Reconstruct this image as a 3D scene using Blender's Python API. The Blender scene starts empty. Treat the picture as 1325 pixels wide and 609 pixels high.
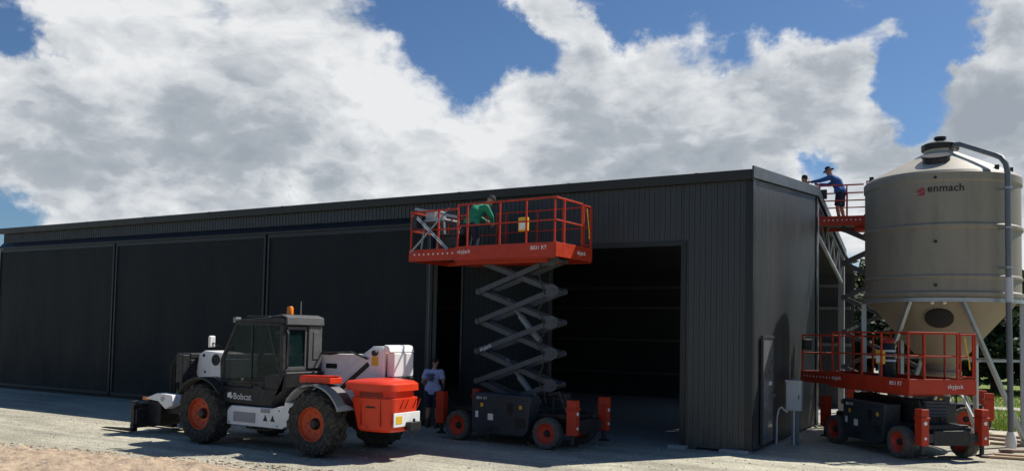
import bpy, bmesh, math, random
from mathutils import Vector, Matrix
random.seed(7)
S = bpy.context.scene
COL = S.collection
R = math.radians
PI = math.pi

# ------------------------------------------------------------------ camera
YAW, PITCH, ROLL, F, PY = 0.52708, 0.047506, 0.02048, 1093.29, 378.95
cy, sy, cp, sp = math.cos(YAW), math.sin(YAW), math.cos(PITCH), math.sin(PITCH)
fwd = Vector((-sy*cp, cy*cp, sp)); r0 = Vector((cy, sy, 0)); u0 = r0.cross(fwd)
rt = r0*math.cos(ROLL) + u0*math.sin(ROLL); up = u0*math.cos(ROLL) - r0*math.sin(ROLL)
cam = bpy.data.objects.new('camera', bpy.data.cameras.new('camera')); COL.objects.link(cam)
cam.matrix_world = Matrix(((rt.x, up.x, -fwd.x, 4.5828), (rt.y, up.y, -fwd.y, -17.9158), (rt.z, up.z, -fwd.z, 2.416), (0, 0, 0, 1)))
cam.data.sensor_width = 36; cam.data.lens = 36*F/1325; cam.data.shift_y = (PY-304.5)/1325
cam.data.clip_start = .1; cam.data.clip_end = 3000
S.camera = cam

# ------------------------------------------------------------------ light and sky
SUN = Vector((.352, .53, .77)).normalized()
S.view_settings.view_transform = 'Standard'; S.view_settings.look = 'None'
S.view_settings.exposure = 0.3; S.view_settings.gamma = 1; S.view_settings.use_curve_mapping = False
sl = bpy.data.lights.new('sun', 'SUN'); sl.energy = 5.0; sl.angle = R(.5); sl.color = (1, .955, .88)
so = bpy.data.objects.new('sun', sl); COL.objects.link(so)
so.rotation_euler = SUN.to_track_quat('Z', 'Y').to_euler(); so.location = (30, 40, 60)

W = bpy.data.worlds.new('World'); S.world = W; W.use_nodes = True
wn = W.node_tree.nodes; wl = W.node_tree.links; wn.clear()
def WN(t, **k):
    n = wn.new(t)
    for a, b in k.items():
        if a.startswith('i_'):
            key = a[2:]; n.inputs[int(key) if key.isdigit() else key].default_value = b
        else: setattr(n, a, b)
    return n
def wmath(op, a, b=None, c=None, clamp=False):
    n = wn.new('ShaderNodeMath'); n.operation = op; n.use_clamp = clamp
    for i, v in enumerate((a, b, c)):
        if v is None: continue
        if isinstance(v, (int, float)): n.inputs[i].default_value = v
        else: wl.new(v, n.inputs[i])
    return n.outputs[0]
def wmap(v, a, b, c=0., d=1., smooth=True):
    n = WN('ShaderNodeMapRange', interpolation_type='SMOOTHSTEP' if smooth else 'LINEAR'); n.clamp = True
    wl.new(v, n.inputs[0])
    for i, x in enumerate((a, b, c, d)): n.inputs[i+1].default_value = x
    return n.outputs[0]
sky = WN('ShaderNodeTexSky', sky_type='NISHITA', sun_disc=False)
sky.sun_elevation = math.asin(SUN.z); sky.sun_rotation = math.atan2(SUN.x, SUN.y); sky.air_density = 1.0; sky.dust_density = .6; sky.ozone_density = 2.0
tc = WN('ShaderNodeTexCoord')
def vadd(a, vec):
    n = WN('ShaderNodeVectorMath', operation='ADD'); wl.new(a, n.inputs[0]); n.inputs[1].default_value = vec; return n.outputs[0]
nrm = WN('ShaderNodeVectorMath', operation='NORMALIZE'); wl.new(tc.outputs['Generated'], nrm.inputs[0])
DIR = nrm.outputs[0]
# flatten the direction a little towards the horizon so that far clouds foreshorten
sep = WN('ShaderNodeSeparateXYZ'); wl.new(DIR, sep.inputs[0])
den = wmath('ADD', wmath('MAXIMUM', sep.outputs[2], 0.0), .55)
cmb = WN('ShaderNodeCombineXYZ')
wl.new(wmath('DIVIDE', sep.outputs[0], den), cmb.inputs[0]); wl.new(wmath('DIVIDE', sep.outputs[1], den), cmb.inputs[1]); wl.new(wmath('MULTIPLY', sep.outputs[2], 1.5), cmb.inputs[2])
P = cmb.outputs[0]
def fbm(vec, scale, det, rough, dist=0., lac=2.0):
    n = WN('ShaderNodeTexNoise'); n.inputs['Scale'].default_value = scale; n.inputs['Detail'].default_value = det
    n.inputs['Roughness'].default_value = rough; n.inputs['Distortion'].default_value = dist; n.inputs['Lacunarity'].default_value = lac
    wl.new(vec, n.inputs['Vector']); return n.outputs[0]
def billow(vec, scale, rnd_=1.):
    n = WN('ShaderNodeTexVoronoi', feature='F1'); n.inputs['Scale'].default_value = scale; n.inputs['Detail'].default_value = 2.; n.inputs['Roughness'].default_value = .55; n.inputs['Lacunarity'].default_value = 2.3
    n.normalize = True
    wl.new(vec, n.inputs['Vector']); return wmath('SUBTRACT', 1.0, n.outputs['Distance'])
def warp(vec, scale, amt):
    n = WN('ShaderNodeTexNoise'); n.inputs['Scale'].default_value = scale; n.inputs['Detail'].default_value = 6; n.inputs['Roughness'].default_value = .6; wl.new(vec, n.inputs['Vector'])
    m = WN('ShaderNodeVectorMath', operation='MULTIPLY_ADD'); wl.new(n.outputs['Color'], m.inputs[0]); m.inputs[1].default_value = (amt,)*3
    wl.new(vadd(vec, (-amt/2,)*3), m.inputs[2]); return m.outputs[0]
PW = warp(P, 5.0, .10)
def density(vec):
    return wmath('ADD', wmath('MULTIPLY', fbm(vec, 2.6, 11, .60, .2), .62), wmath('ADD', wmath('MULTIPLY', billow(vec, 7.0), .38), wmath('MULTIPLY', fbm(vec, 16, 5, .65), .14)))
OFF = (3.7, 1.3, .4)
dA = density(vadd(PW, OFF))
dB = density(vadd(PW, (OFF[0]+.016, OFF[1]+.012, OFF[2]+.05)))
# where the clear patches and the thick banks stand (directions in the world, angular size, strength)
SPOTS = [((-0.559, 0.747, 0.36), 0.074, -0.22), ((-0.498, 0.814, 0.301), 0.048, -0.2), ((-0.443, 0.843, 0.306), 0.035, -0.16), ((-0.526, 0.783, 0.332), 0.052, -0.2), ((-0.481, 0.81, 0.337), 0.026, -0.12), ((-0.289, 0.884, 0.368), 0.091, -0.32), ((-0.201, 0.913, 0.356), 0.061, -0.26), ((-0.352, 0.861, 0.368), 0.043, -0.16), ((-0.069, 0.954, 0.292), 0.065, -0.26), ((-0.092, 0.961, 0.261), 0.035, -0.2), ((-0.122, 0.93, 0.346), 0.052, -0.14), ((-0.031, 0.949, 0.313), 0.039, -0.2), ((-0.168, 0.927, 0.336), 0.035, -0.1), ((-0.844, 0.453, 0.286), 0.035, -0.26), ((-0.831, 0.486, 0.271), 0.022, -0.1), ((-0.689, 0.71, 0.144), 0.017, -0.2), ((-0.702, 0.695, 0.153), 0.012, -0.1), ((-0.87, 0.482, 0.104), 0.03, -0.2), ((-0.169, 0.967, 0.193), 0.026, -0.24), ((0.003, 0.966, 0.258), 0.065, 0.2), ((-0.431, 0.827, 0.361), 0.043, 0.14), ((-0.389, 0.862, 0.326), 0.043, 0.1), ((-0.728, 0.632, 0.265), 0.174, 0.12), ((-0.626, 0.746, 0.228), 0.139, 0.1), ((-0.833, 0.525, 0.176), 0.148, 0.14), ((-0.225, 0.929, 0.295), 0.096, 0.14), ((-0.35, 0.879, 0.325), 0.052, 0.06), ((-0.365, 0.896, 0.252), 0.13, 0.12), ((-0.465, 0.858, 0.217), 0.104, 0.1), ((-0.101, 0.943, 0.318), 0.014, 0.12), ((-0.137, 0.926, 0.352), 0.026, 0.1), ((-0.038, 0.962, 0.27), 0.019, 0.1), ((-0.22, 0.948, 0.23), 0.13, 0.1), ((-0.068, 0.977, 0.204), 0.096, 0.12), ((-0.659, 0.677, 0.328), 0.078, 0.08), ((0.01, 0.949, 0.314), 0.026, 0.1)]
SHADES = [((-0.25, 0.931, 0.264), 0.065, -0.08), ((-0.392, 0.893, 0.222), 0.113, -0.08), ((-0.001, 0.967, 0.255), 0.074, -0.46), ((-0.755, 0.581, 0.304), 0.078, -0.12), ((-0.72, 0.661, 0.21), 0.078, -0.14), ((-0.303, 0.932, 0.199), 0.13, -0.06), ((-0.838, 0.493, 0.234), 0.078, 0.06), ((-0.343, 0.885, 0.317), 0.043, 0.14), ((-0.594, 0.76, 0.263), 0.113, -0.02), ((-0.176, 0.933, 0.315), 0.052, 0.14), ((-0.511, 0.832, 0.216), 0.052, 0.08)]
DW = warp(DIR, 11.0, .15)
bias = None
sbias = None
for c, rad, k in SHADES:
    n = WN('ShaderNodeVectorMath', operation='DISTANCE'); wl.new(DW, n.inputs[0]); n.inputs[1].default_value = Vector(c).normalized()
    g = wmap(n.outputs['Value'], rad*1.7, 0., 0., k)
    sbias = g if sbias is None else wmath('ADD', sbias, g)
for c, rad, k in SPOTS:
    v = Vector(c).normalized()
    n = WN('ShaderNodeVectorMath', operation='DISTANCE'); wl.new(DW, n.inputs[0]); n.inputs[1].default_value = v
    g = wmap(n.outputs['Value'], rad*1.7, 0., 0., k)
    bias = g if bias is None else wmath('ADD', bias, g)
# the cloud field lies ahead; unseen cloud overhead and behind is thinned to deepen shade
_far = WN('ShaderNodeVectorMath', operation='DISTANCE'); wl.new(DIR, _far.inputs[0]); _far.inputs[1].default_value = Vector((-.46, .83, .24)).normalized()
bias = wmath('ADD', bias, wmap(_far.outputs['Value'], .62, .95, .02, -.25))
bias = wmath('ADD', bias, wmap(sep.outputs[2], .26, .06, 0., .10))
D = wmath('ADD', dA, bias)
cover = wmap(D, .575, .735)
dC = wmath('ADD', wmath('MULTIPLY', fbm(vadd(PW, OFF), 3.4, 4, .5, .2), .75), wmath('MULTIPLY', billow(vadd(PW, OFF), 4.5), .25))
dE = wmath('ADD', wmath('MULTIPLY', fbm(vadd(PW, (OFF[0]+.03, OFF[1]+.02, OFF[2]+.10)), 3.4, 4, .5, .2), .75), wmath('MULTIPLY', billow(vadd(PW, (OFF[0]+.03, OFF[1]+.02, OFF[2]+.10)), 4.5), .25))
lit = wmath('ADD', wmath('MULTIPLY', wmap(wmath('SUBTRACT', dA, dB), -.07, .07, 0., 1., False), .74), wmath('MULTIPLY', wmap(wmath('SUBTRACT', dC, dE), -.10, .10, 0., 1., False), .46))
thick = wmap(D, .70, 1.02)
patch = wmap(fbm(vadd(PW, (1.1, 5.2, 2.2)), 4.2, 5, .55, .3), .36, .62, 0., 1., False)
shade = wmath('SUBTRACT', wmath('ADD', wmath('MULTIPLY', lit, .78), wmath('MULTIPLY', patch, .40)), wmath('SUBTRACT', wmath('MULTIPLY', thick, .42), wmath('ADD', sbias, .15)), clamp=True)
ramp = WN('ShaderNodeValToRGB'); wl.new(shade, ramp.inputs[0])
el = ramp.color_ramp.elements
el[0].position = 0.; el[0].color = (3.9, 4.4, 5.0, 1); el[1].position = 1.; el[1].color = (9.6, 9.75, 9.9, 1)
e = el.new(.35); e.color = (4.9, 5.35, 5.9, 1)
e = el.new(.65); e.color = (7.2, 7.6, 8.0, 1)
mx = WN('ShaderNodeMix', data_type='RGBA'); wl.new(cover, mx.inputs[0])
skm = WN('ShaderNodeMix', data_type='RGBA', blend_type='MULTIPLY'); skm.inputs[0].default_value = 1.; skm.inputs[7].default_value = (.60, .79, 1.0, 1)
wl.new(sky.outputs[0], skm.inputs[6])
wl.new(skm.outputs[2], mx.inputs[6]); wl.new(ramp.outputs[0], mx.inputs[7])
bg = WN('ShaderNodeBackground'); bg.inputs[1].default_value = .07
wo = WN('ShaderNodeOutputWorld'); wl.new(mx.outputs[2], bg.inputs[0]); wl.new(bg.outputs[0], wo.inputs[0])
W.cycles.sampling_method = 'MANUAL'; W.cycles.sample_map_resolution = 512
S.cycles.max_bounces = 6; S.cycles.transparent_max_bounces = 8; S.cycles.use_denoising = True

# ------------------------------------------------------------------ materials
def mat(name, col, rough=.5, metal=0., var=.12, vscale=3., bump=0., bscale=40., coat=0., alpha=1., dirt=None, dirt_amt=.0, spec=.32, stretch=None):
    m = bpy.data.materials.new(name); m.use_nodes = True
    n = m.node_tree.nodes; l = m.node_tree.links; b = n['Principled BSDF']
    b.inputs['Roughness'].default_value = rough; b.inputs['Metallic'].default_value = metal
    b.inputs['Coat Weight'].default_value = coat; b.inputs['Alpha'].default_value = alpha; b.inputs['Specular IOR Level'].default_value = spec
    t = n.new('ShaderNodeTexCoord'); vec = t.outputs['Object']
    if stretch:
        mp = n.new('ShaderNodeMapping'); mp.inputs['Scale'].default_value = stretch; l.new(vec, mp.inputs[0]); vec = mp.outputs[0]
    a = n.new('ShaderNodeTexNoise'); a.inputs['Scale'].default_value = vscale; a.inputs['Detail'].default_value = 7; a.inputs['Roughness'].default_value = .65; l.new(vec, a.inputs['Vector'])
    r = n.new('ShaderNodeMapRange'); l.new(a.outputs[0], r.inputs[0]); r.inputs[1].default_value = .3; r.inputs[2].default_value = .7; r.inputs[3].default_value = 1-var; r.inputs[4].default_value = 1+var
    mu = n.new('ShaderNodeMix'); mu.data_type = 'RGBA'; mu.blend_type = 'MULTIPLY'; mu.inputs[0].default_value = 1.
    mu.inputs[6].default_value = (*col, 1); l.new(r.outputs[0], mu.inputs[7]); out = mu.outputs[2]
    rr = n.new('ShaderNodeMapRange'); l.new(a.outputs[0], rr.inputs[0]); rr.inputs[1].default_value = .3; rr.inputs[2].default_value = .7
    rr.inputs[3].default_value = max(0, rough-.08); rr.inputs[4].default_value = min(1, rough+.1); l.new(rr.outputs[0], b.inputs['Roughness'])
    if dirt:
        d = n.new('ShaderNodeTexNoise'); d.inputs['Scale'].default_value = vscale*2.3; d.inputs['Detail'].default_value = 9; d.inputs['Roughness'].default_value = .75; l.new(vec, d.inputs['Vector'])
        dr = n.new('ShaderNodeMapRange'); l.new(d.outputs[0], dr.inputs[0]); dr.inputs[1].default_value = .48; dr.inputs[2].default_value = .72; dr.inputs[3].default_value = 0; dr.inputs[4].default_value = dirt_amt
        m2 = n.new('ShaderNodeMix'); m2.data_type = 'RGBA'; l.new(dr.outputs[0], m2.inputs[0]); l.new(out, m2.inputs[6]); m2.inputs[7].default_value = (*dirt, 1); out = m2.outputs[2]
    l.new(out, b.inputs['Base Color'])
    if bump:
        bt = n.new('ShaderNodeTexNoise'); bt.inputs['Scale'].default_value = bscale; bt.inputs['Detail'].default_value = 6; l.new(vec, bt.inputs['Vector'])
        bp = n.new('ShaderNodeBump'); bp.inputs['Strength'].default_value = bump; bp.inputs['Distance'].default_value = .02; l.new(bt.outputs[0], bp.inputs['Height']); l.new(bp.outputs[0], b.inputs['Normal'])
    return m
DUST = (.30, .26, .20)
M = dict(
    wall=mat('colorbond_dark', (.026, .030, .0325), .44, 0, .10, .8, .12, 2.5, dirt=(.048, .048, .045), dirt_amt=.3, spec=.6, stretch=(1, 1, .25)),
    trim=mat('colorbond_trim', (.016, .0185, .0205), .38, 0, .08, 2),
    barge=mat('colorbond_barge', (.045, .052, .055), .4, 0, .08, 2),
    roof=mat('roof_sheet', (.045, .05, .053), .4, 0, .1, 2),
    steel=mat('galvanised', (.36, .38, .39), .42, .55, .15, 6),
    steel_dull=mat('galvanised_dull', (.22, .235, .245), .5, .4, .15, 6),
    pipe_grey=mat('fill_pipe_grey', (.15, .165, .175), .5, .2, .12, 4),
    lit_edge=mat('lit_edge_grey', (.10, .11, .115), .5, .3, .15, 6),
    girt=mat('girt_steel', (.14, .145, .15), .5, .3, .1, 4),
    concrete=mat('concrete', (.33, .32, .30), .85, 0, .16, 2.5, .3, 30),
    red=mat('lift_red', (.44, .034, .010), .45, 0, .16, 5, dirt=(.16, .11, .09), dirt_amt=.22),
    lgrey=mat('lift_grey', (.032, .039, .047), .45, 0, .14, 4, dirt=DUST, dirt_amt=.14),
    arm=mat('arm_grey', (.064, .071, .079), .42, 0, .14, 4, dirt=DUST, dirt_amt=.12),
    black=mat('black_paint', (.018, .018, .02), .45, 0, .2, 5, dirt=DUST, dirt_amt=.12),
    rubber=mat('rubber', (.030, .029, .027), .85, 0, .2, 6, dirt=DUST, dirt_amt=.42),
    rubber_grey=mat('rubber_dusty', (.085, .082, .075), .9, 0, .2, 8, dirt=DUST, dirt_amt=.5),
    rim=mat('rim_orange', (.52, .075, .022), .45, 0, .12, 6, dirt=DUST, dirt_amt=.18),
    rim_red=mat('rim_red', (.50, .05, .025), .45, 0, .12, 6, dirt=DUST, dirt_amt=.18),
    hood=mat('hood_red', (.70, .042, .010), .36, 0, .06, 3, coat=.12, dirt=DUST, dirt_amt=.05),
    white=mat('white_paint', (.80, .79, .77), .4, 0, .05, 3, dirt=DUST, dirt_amt=.24, coat=.1),
    cabgrey=mat('cab_grey', (.085, .09, .09), .5, 0, .1, 4, dirt=DUST, dirt_amt=.2),
    grey=mat('fender_grey', (.30, .30, .30), .5, 0, .1, 4, dirt=DUST, dirt_amt=.2),
    charcoal=mat('charcoal_plastic', (.022, .022, .023), .55, 0, .15, 5, dirt=DUST, dirt_amt=.15),
    seat=mat('seat_vinyl', (.03, .03, .032), .6),
    orange=mat('amber_lens', (.85, .22, .02), .2, 0, .03, 5),
    redlens=mat('red_lens', (.6, .03, .02), .2, 0, .03, 5),
    letter=mat('white_letters', (.75, .74, .72), .5, 0, .03, 5),
    letter_black=mat('black_letters', (.015, .015, .016), .5, 0, .03, 5),
    emblem=mat('red_emblem', (.33, .05, .06), .5, 0, .03, 5),
    yellow=mat('yellow_label', (.70, .42, .03), .45, 0, .06, 5),
    silo=mat('silo_poly', (.265, .238, .19), .58, 0, .10, 1.2, .03, 5, dirt=(.13, .122, .105), dirt_amt=.45, stretch=(1.6, 1.6, .22)),
    hopper=mat('hopper_poly', (.27, .23, .165), .55, 0, .07, 1.5),
    boxgrey=mat('switch_box_grey', (.50, .52, .53), .45, 0, .05, 4),
    pvc=mat('white_conduit', (.70, .69, .66), .45, 0, .05, 4),
    timber=mat('raw_timber', (.42, .30, .19), .75, 0, .25, 6, .2, 30, stretch=(.3, 3, 3)),
    timber_old=mat('weathered_timber', (.33, .22, .17), .8, 0, .25, 6, .2, 30, stretch=(.3, 3, 3)),
    skin=mat('skin', (.42, .22, .145), .55, 0, .06, 8),
    lavender=mat('lavender_cotton', (.44, .45, .66), .85, 0, .08, 6, .3, 25),
    navy=mat('navy_drill', (.022, .026, .05), .85, 0, .12, 8, .3, 25),
    green=mat('green_hivis', (.02, .24, .13), .8, 0, .10, 6, .3, 25),
    blue=mat('blue_shirt', (.035, .105, .30), .85, 0, .1, 6, .3, 25),
    workgrey=mat('sage_shirt', (.16, .20, .20), .85, 0, .1, 6, .3, 25),
    dark_cloth=mat('dark_cloth', (.03, .03, .032), .85, 0, .1, 8),
    boot=mat('boot_leather', (.06, .045, .032), .7, 0, .2, 8),
    sock=mat('sock', (.30, .30, .30), .9, 0, .1, 8),
    hair=mat('dark_hair', (.025, .018, .014), .7, 0, .2, 20),
    bark=mat('bark', (.11, .085, .06), .9, 0, .25, 5, .5, 20),
)
def glass_mat():
    m = bpy.data.materials.new('tinted_glass'); m.use_nodes = True
    b = m.node_tree.nodes['Principled BSDF']; b.inputs['Base Color'].default_value = (.008, .026, .026, 1); b.inputs['Roughness'].default_value = .16; b.inputs['Alpha'].default_value = .48; b.inputs['Specular IOR Level'].default_value = .22
    return m
M['glass'] = glass_mat()
def leaf_mat(name, c1, c2):
    m = bpy.data.materials.new(name); m.use_nodes = True; n = m.node_tree.nodes; l = m.node_tree.links; b = n['Principled BSDF']
    g = n.new('ShaderNodeNewGeometry'); cr = n.new('ShaderNodeMix'); cr.data_type = 'RGBA'; cr.inputs[6].default_value = (*c1, 1); cr.inputs[7].default_value = (*c2, 1)
    l.new(g.outputs['Random Per Island'], cr.inputs[0]); l.new(cr.outputs[2], b.inputs['Base Color']); b.inputs['Roughness'].default_value = .6; b.inputs['Specular IOR Level'].default_value = .25
    tr = n.new('ShaderNodeBsdfTranslucent'); l.new(cr.outputs[2], tr.inputs[0]); ms = n.new('ShaderNodeMixShader'); ms.inputs[0].default_value = .25
    l.new(b.outputs[0], ms.inputs[1]); l.new(tr.outputs[0], ms.inputs[2]); l.new(ms.outputs[0], n['Material Output'].inputs[0]); return m
M['leaf'] = leaf_mat('leaf_dark', (.018, .034, .014), (.05, .08, .028))
M['leaf_b'] = leaf_mat('leaf_olive', (.028, .042, .018), (.065, .082, .034))
M['blade'] = leaf_mat('grass_blade', (.11, .17, .022), (.24, .30, .045))

def splash(m, hgt=.8, amt=.5, col=(.13, .12, .10)):
    n = m.node_tree.nodes; l = m.node_tree.links; b = n['Principled BSDF']; src = b.inputs['Base Color'].links[0].from_socket
    t = n.new('ShaderNodeTexCoord'); z = n.new('ShaderNodeSeparateXYZ'); l.new(t.outputs['Object'], z.inputs[0])
    a = n.new('ShaderNodeTexNoise'); a.inputs['Scale'].default_value = 5.; a.inputs['Detail'].default_value = 8; a.inputs['Roughness'].default_value = .75; l.new(t.outputs['Object'], a.inputs['Vector'])
    h = n.new('ShaderNodeMapRange'); h.interpolation_type = 'SMOOTHSTEP'; l.new(z.outputs[2], h.inputs[0]); h.inputs[1].default_value = hgt; h.inputs[2].default_value = 0.; h.inputs[3].default_value = 0; h.inputs[4].default_value = amt
    r = n.new('ShaderNodeMapRange'); l.new(a.outputs[0], r.inputs[0]); r.inputs[1].default_value = .38; r.inputs[2].default_value = .66
    p = n.new('ShaderNodeMath'); p.operation = 'MULTIPLY'; l.new(h.outputs[0], p.inputs[0]); l.new(r.outputs[0], p.inputs[1])
    x = n.new('ShaderNodeMix'); x.data_type = 'RGBA'; l.new(p.outputs[0], x.inputs[0]); l.new(src, x.inputs[6]); x.inputs[7].default_value = (*col, 1); l.new(x.outputs[2], b.inputs['Base Color'])
splash(M['wall'])

# ------------------------------------------------------------------ mesh helpers
class MB:
    def __init__(s): s.bm = bmesh.new()
    def hexa(s, p):
        v = [s.bm.verts.new(q) for q in p]
        for f in ((0, 3, 2, 1), (4, 5, 6, 7), (0, 1, 5, 4), (1, 2, 6, 5), (2, 3, 7, 6), (3, 0, 4, 7)): s.bm.faces.new([v[i] for i in f])
        return s
    def box(s, x0, x1, y0, y1, z0, z1):
        return s.hexa([(x0, y0, z0), (x1, y0, z0), (x1, y1, z0), (x0, y1, z0), (x0, y0, z1), (x1, y0, z1), (x1, y1, z1), (x0, y1, z1)])
    def bar(s, p, q, w, h, upv=(0, 0, 1)):
        p, q = Vector(p), Vector(q); d = (q-p).normalized(); u = Vector(upv)
        if abs(d.dot(u)) > .98: u = Vector((1, 0, 0))
        a = d.cross(u).normalized(); u = a.cross(d)
        a *= w/2; u *= h/2
        return s.hexa([p-a-u, p+a-u, q+a-u, q-a-u, p-a+u, p+a+u, q+a+u, q-a+u])
    def cyl(s, p, q, r, r2=None, n=14):
        return s.loft([p, q], [r, r if r2 is None else r2], n)
    def loft(s, pts, rad, n=12, cap=True):
        pts = [Vector(p) for p in pts]
        if isinstance(rad, (int, float)): rad = [rad]*len(pts)
        prev = None; rings = []; a = None
        for i, p in enumerate(pts):
            d = (pts[min(i+1, len(pts)-1)]-pts[max(i-1, 0)]).normalized()
            if a is None: a = d.orthogonal().normalized()
            else: a = (a-d*a.dot(d)).normalized()
            b = d.cross(a)
            rings.append([s.bm.verts.new(p+(a*math.cos(t)+b*math.sin(t))*rad[i]) for t in [2*PI*k/n for k in range(n)]])
        for A, B in zip(rings, rings[1:]):
            for k in range(n): s.bm.faces.new((A[k], A[(k+1) % n], B[(k+1) % n], B[k]))
        if cap: s.bm.faces.new(rings[0][::-1]); s.bm.faces.new(rings[-1])
        return s
    def lathe(s, prof, n=48, o=(0, 0, 0), axis='z', closed=False):
        def P(r, h, t):
            c, w = r*math.cos(t), r*math.sin(t)
            v = (c, w, h) if axis == 'z' else (c, h, w) if axis == 'y' else (h, c, w)
            return (v[0]+o[0], v[1]+o[1], v[2]+o[2])
        rings = [[s.bm.verts.new(P(r, h, 2*PI*k/n)) for k in range(n)] for r, h in prof]
        pr = list(zip(rings, rings[1:]))
        if closed: pr.append((rings[-1], rings[0]))
        for A, B in pr:
            for k in range(n): s.bm.faces.new((A[k], A[(k+1) % n], B[(k+1) % n], B[k]))
        return s
    def prism(s, poly, y0, y1, axis='y'):
        def P(a, b, h): return (a, h, b) if axis == 'y' else (h, a, b) if axis == 'x' else (a, b, h)
        A = [s.bm.verts.new(P(a, b, y0)) for a, b in poly]; B = [s.bm.verts.new(P(a, b, y1)) for a, b in poly]; n = len(poly)
        s.bm.faces.new(A); s.bm.faces.new(B[::-1])
        for k in range(n): s.bm.faces.new((A[k], B[k], B[(k+1) % n], A[(k+1) % n]))
        return s
    def ball(s, c, r, sc=(1, 1, 1), seg=12):
        bmesh.ops.create_uvsphere(s.bm, u_segments=seg, v_segments=max(6, seg*2//3), radius=r, matrix=Matrix.Translation(c) @ Matrix.Diagonal((*sc, 1)))
        return s
    def quad(s, a, b, c, d):
        s.bm.faces.new([s.bm.verts.new(p) for p in (a, b, c, d)]); return s
    def mesh(s, name, ang=38):
        bmesh.ops.recalc_face_normals(s.bm, faces=s.bm.faces)
        s.bm.normal_update()
        for f in s.bm.faces: f.smooth = True
        for e in s.bm.edges:
            if len(e.link_faces) == 2 and e.calc_face_angle(0) > R(ang): e.smooth = False
        me = bpy.data.meshes.new(name); s.bm.to_mesh(me); s.bm.free(); return me
    def build(s, name, m, parent=None, bevel=0., seg=2, ang=38):
        me = s.mesh(name, ang); me.materials.append(m if not isinstance(m, str) else M[m])
        o = bpy.data.objects.new(name, me); COL.objects.link(o)
        if parent: o.parent = parent
        if bevel:
            b = o.modifiers.new('bevel', 'BEVEL'); b.width = bevel; b.segments = seg; b.limit_method = 'ANGLE'; b.angle_limit = R(40); b.use_clamp_overlap = True; b.harden_normals = True
        return o
def tag(o, label=None, cat=None, group=None, kind=None):
    for k, v in (('label', label), ('category', cat), ('group', group), ('kind', kind)):
        if v: o[k] = v
    return o
def thing(name, label, cat, loc=(0, 0, 0), rz=0., group=None):
    o = bpy.data.objects.new(name, None); COL.objects.link(o); o.location = loc; o.rotation_euler = (0, 0, rz); o.empty_display_size = .2
    return tag(o, label, cat, group)
def empty(name, parent, loc=(0, 0, 0), rz=0):
    o = bpy.data.objects.new(name, None); COL.objects.link(o); o.parent = parent; o.location = loc; o.rotation_euler = (0, 0, rz); return o
def copy_tree(o, parent=None):
    c = o.copy(); COL.objects.link(c)
    if parent: c.parent = parent
    for ch in list(o.children): copy_tree(ch, c)
    return c
def lettering(txt, size, m, parent, X, Y, origin, name='lettering', align='LEFT', depth=.002, bold=0., spacing=1., shear=0., shape=None):
    """flat letters: X is the reading direction, Y the up direction of the text"""
    cu = bpy.data.curves.new(name, 'FONT'); cu.body = txt; cu.size = size; cu.align_x = align; cu.extrude = depth; cu.offset = bold; cu.space_character = spacing; cu.shear = shear
    t = bpy.data.objects.new('t', cu); COL.objects.link(t); bpy.context.view_layer.update()
    me = bpy.data.meshes.new_from_object(t.evaluated_get(bpy.context.evaluated_depsgraph_get()))
    COL.objects.unlink(t); bpy.data.objects.remove(t)
    X = Vector(X).normalized(); Y = Vector(Y).normalized(); Z = X.cross(Y)
    me.transform(Matrix(((X.x, Y.x, Z.x, origin[0]), (X.y, Y.y, Z.y, origin[1]), (X.z, Y.z, Z.z, origin[2]), (0, 0, 0, 1))))
    if shape:
        for v in me.vertices: v.co = shape(v.co)
    me.materials.clear(); me.materials.append(M[m]); me.name = name
    o = bpy.data.objects.new(name, me); COL.objects.link(o); o.parent = parent; return o

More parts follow.
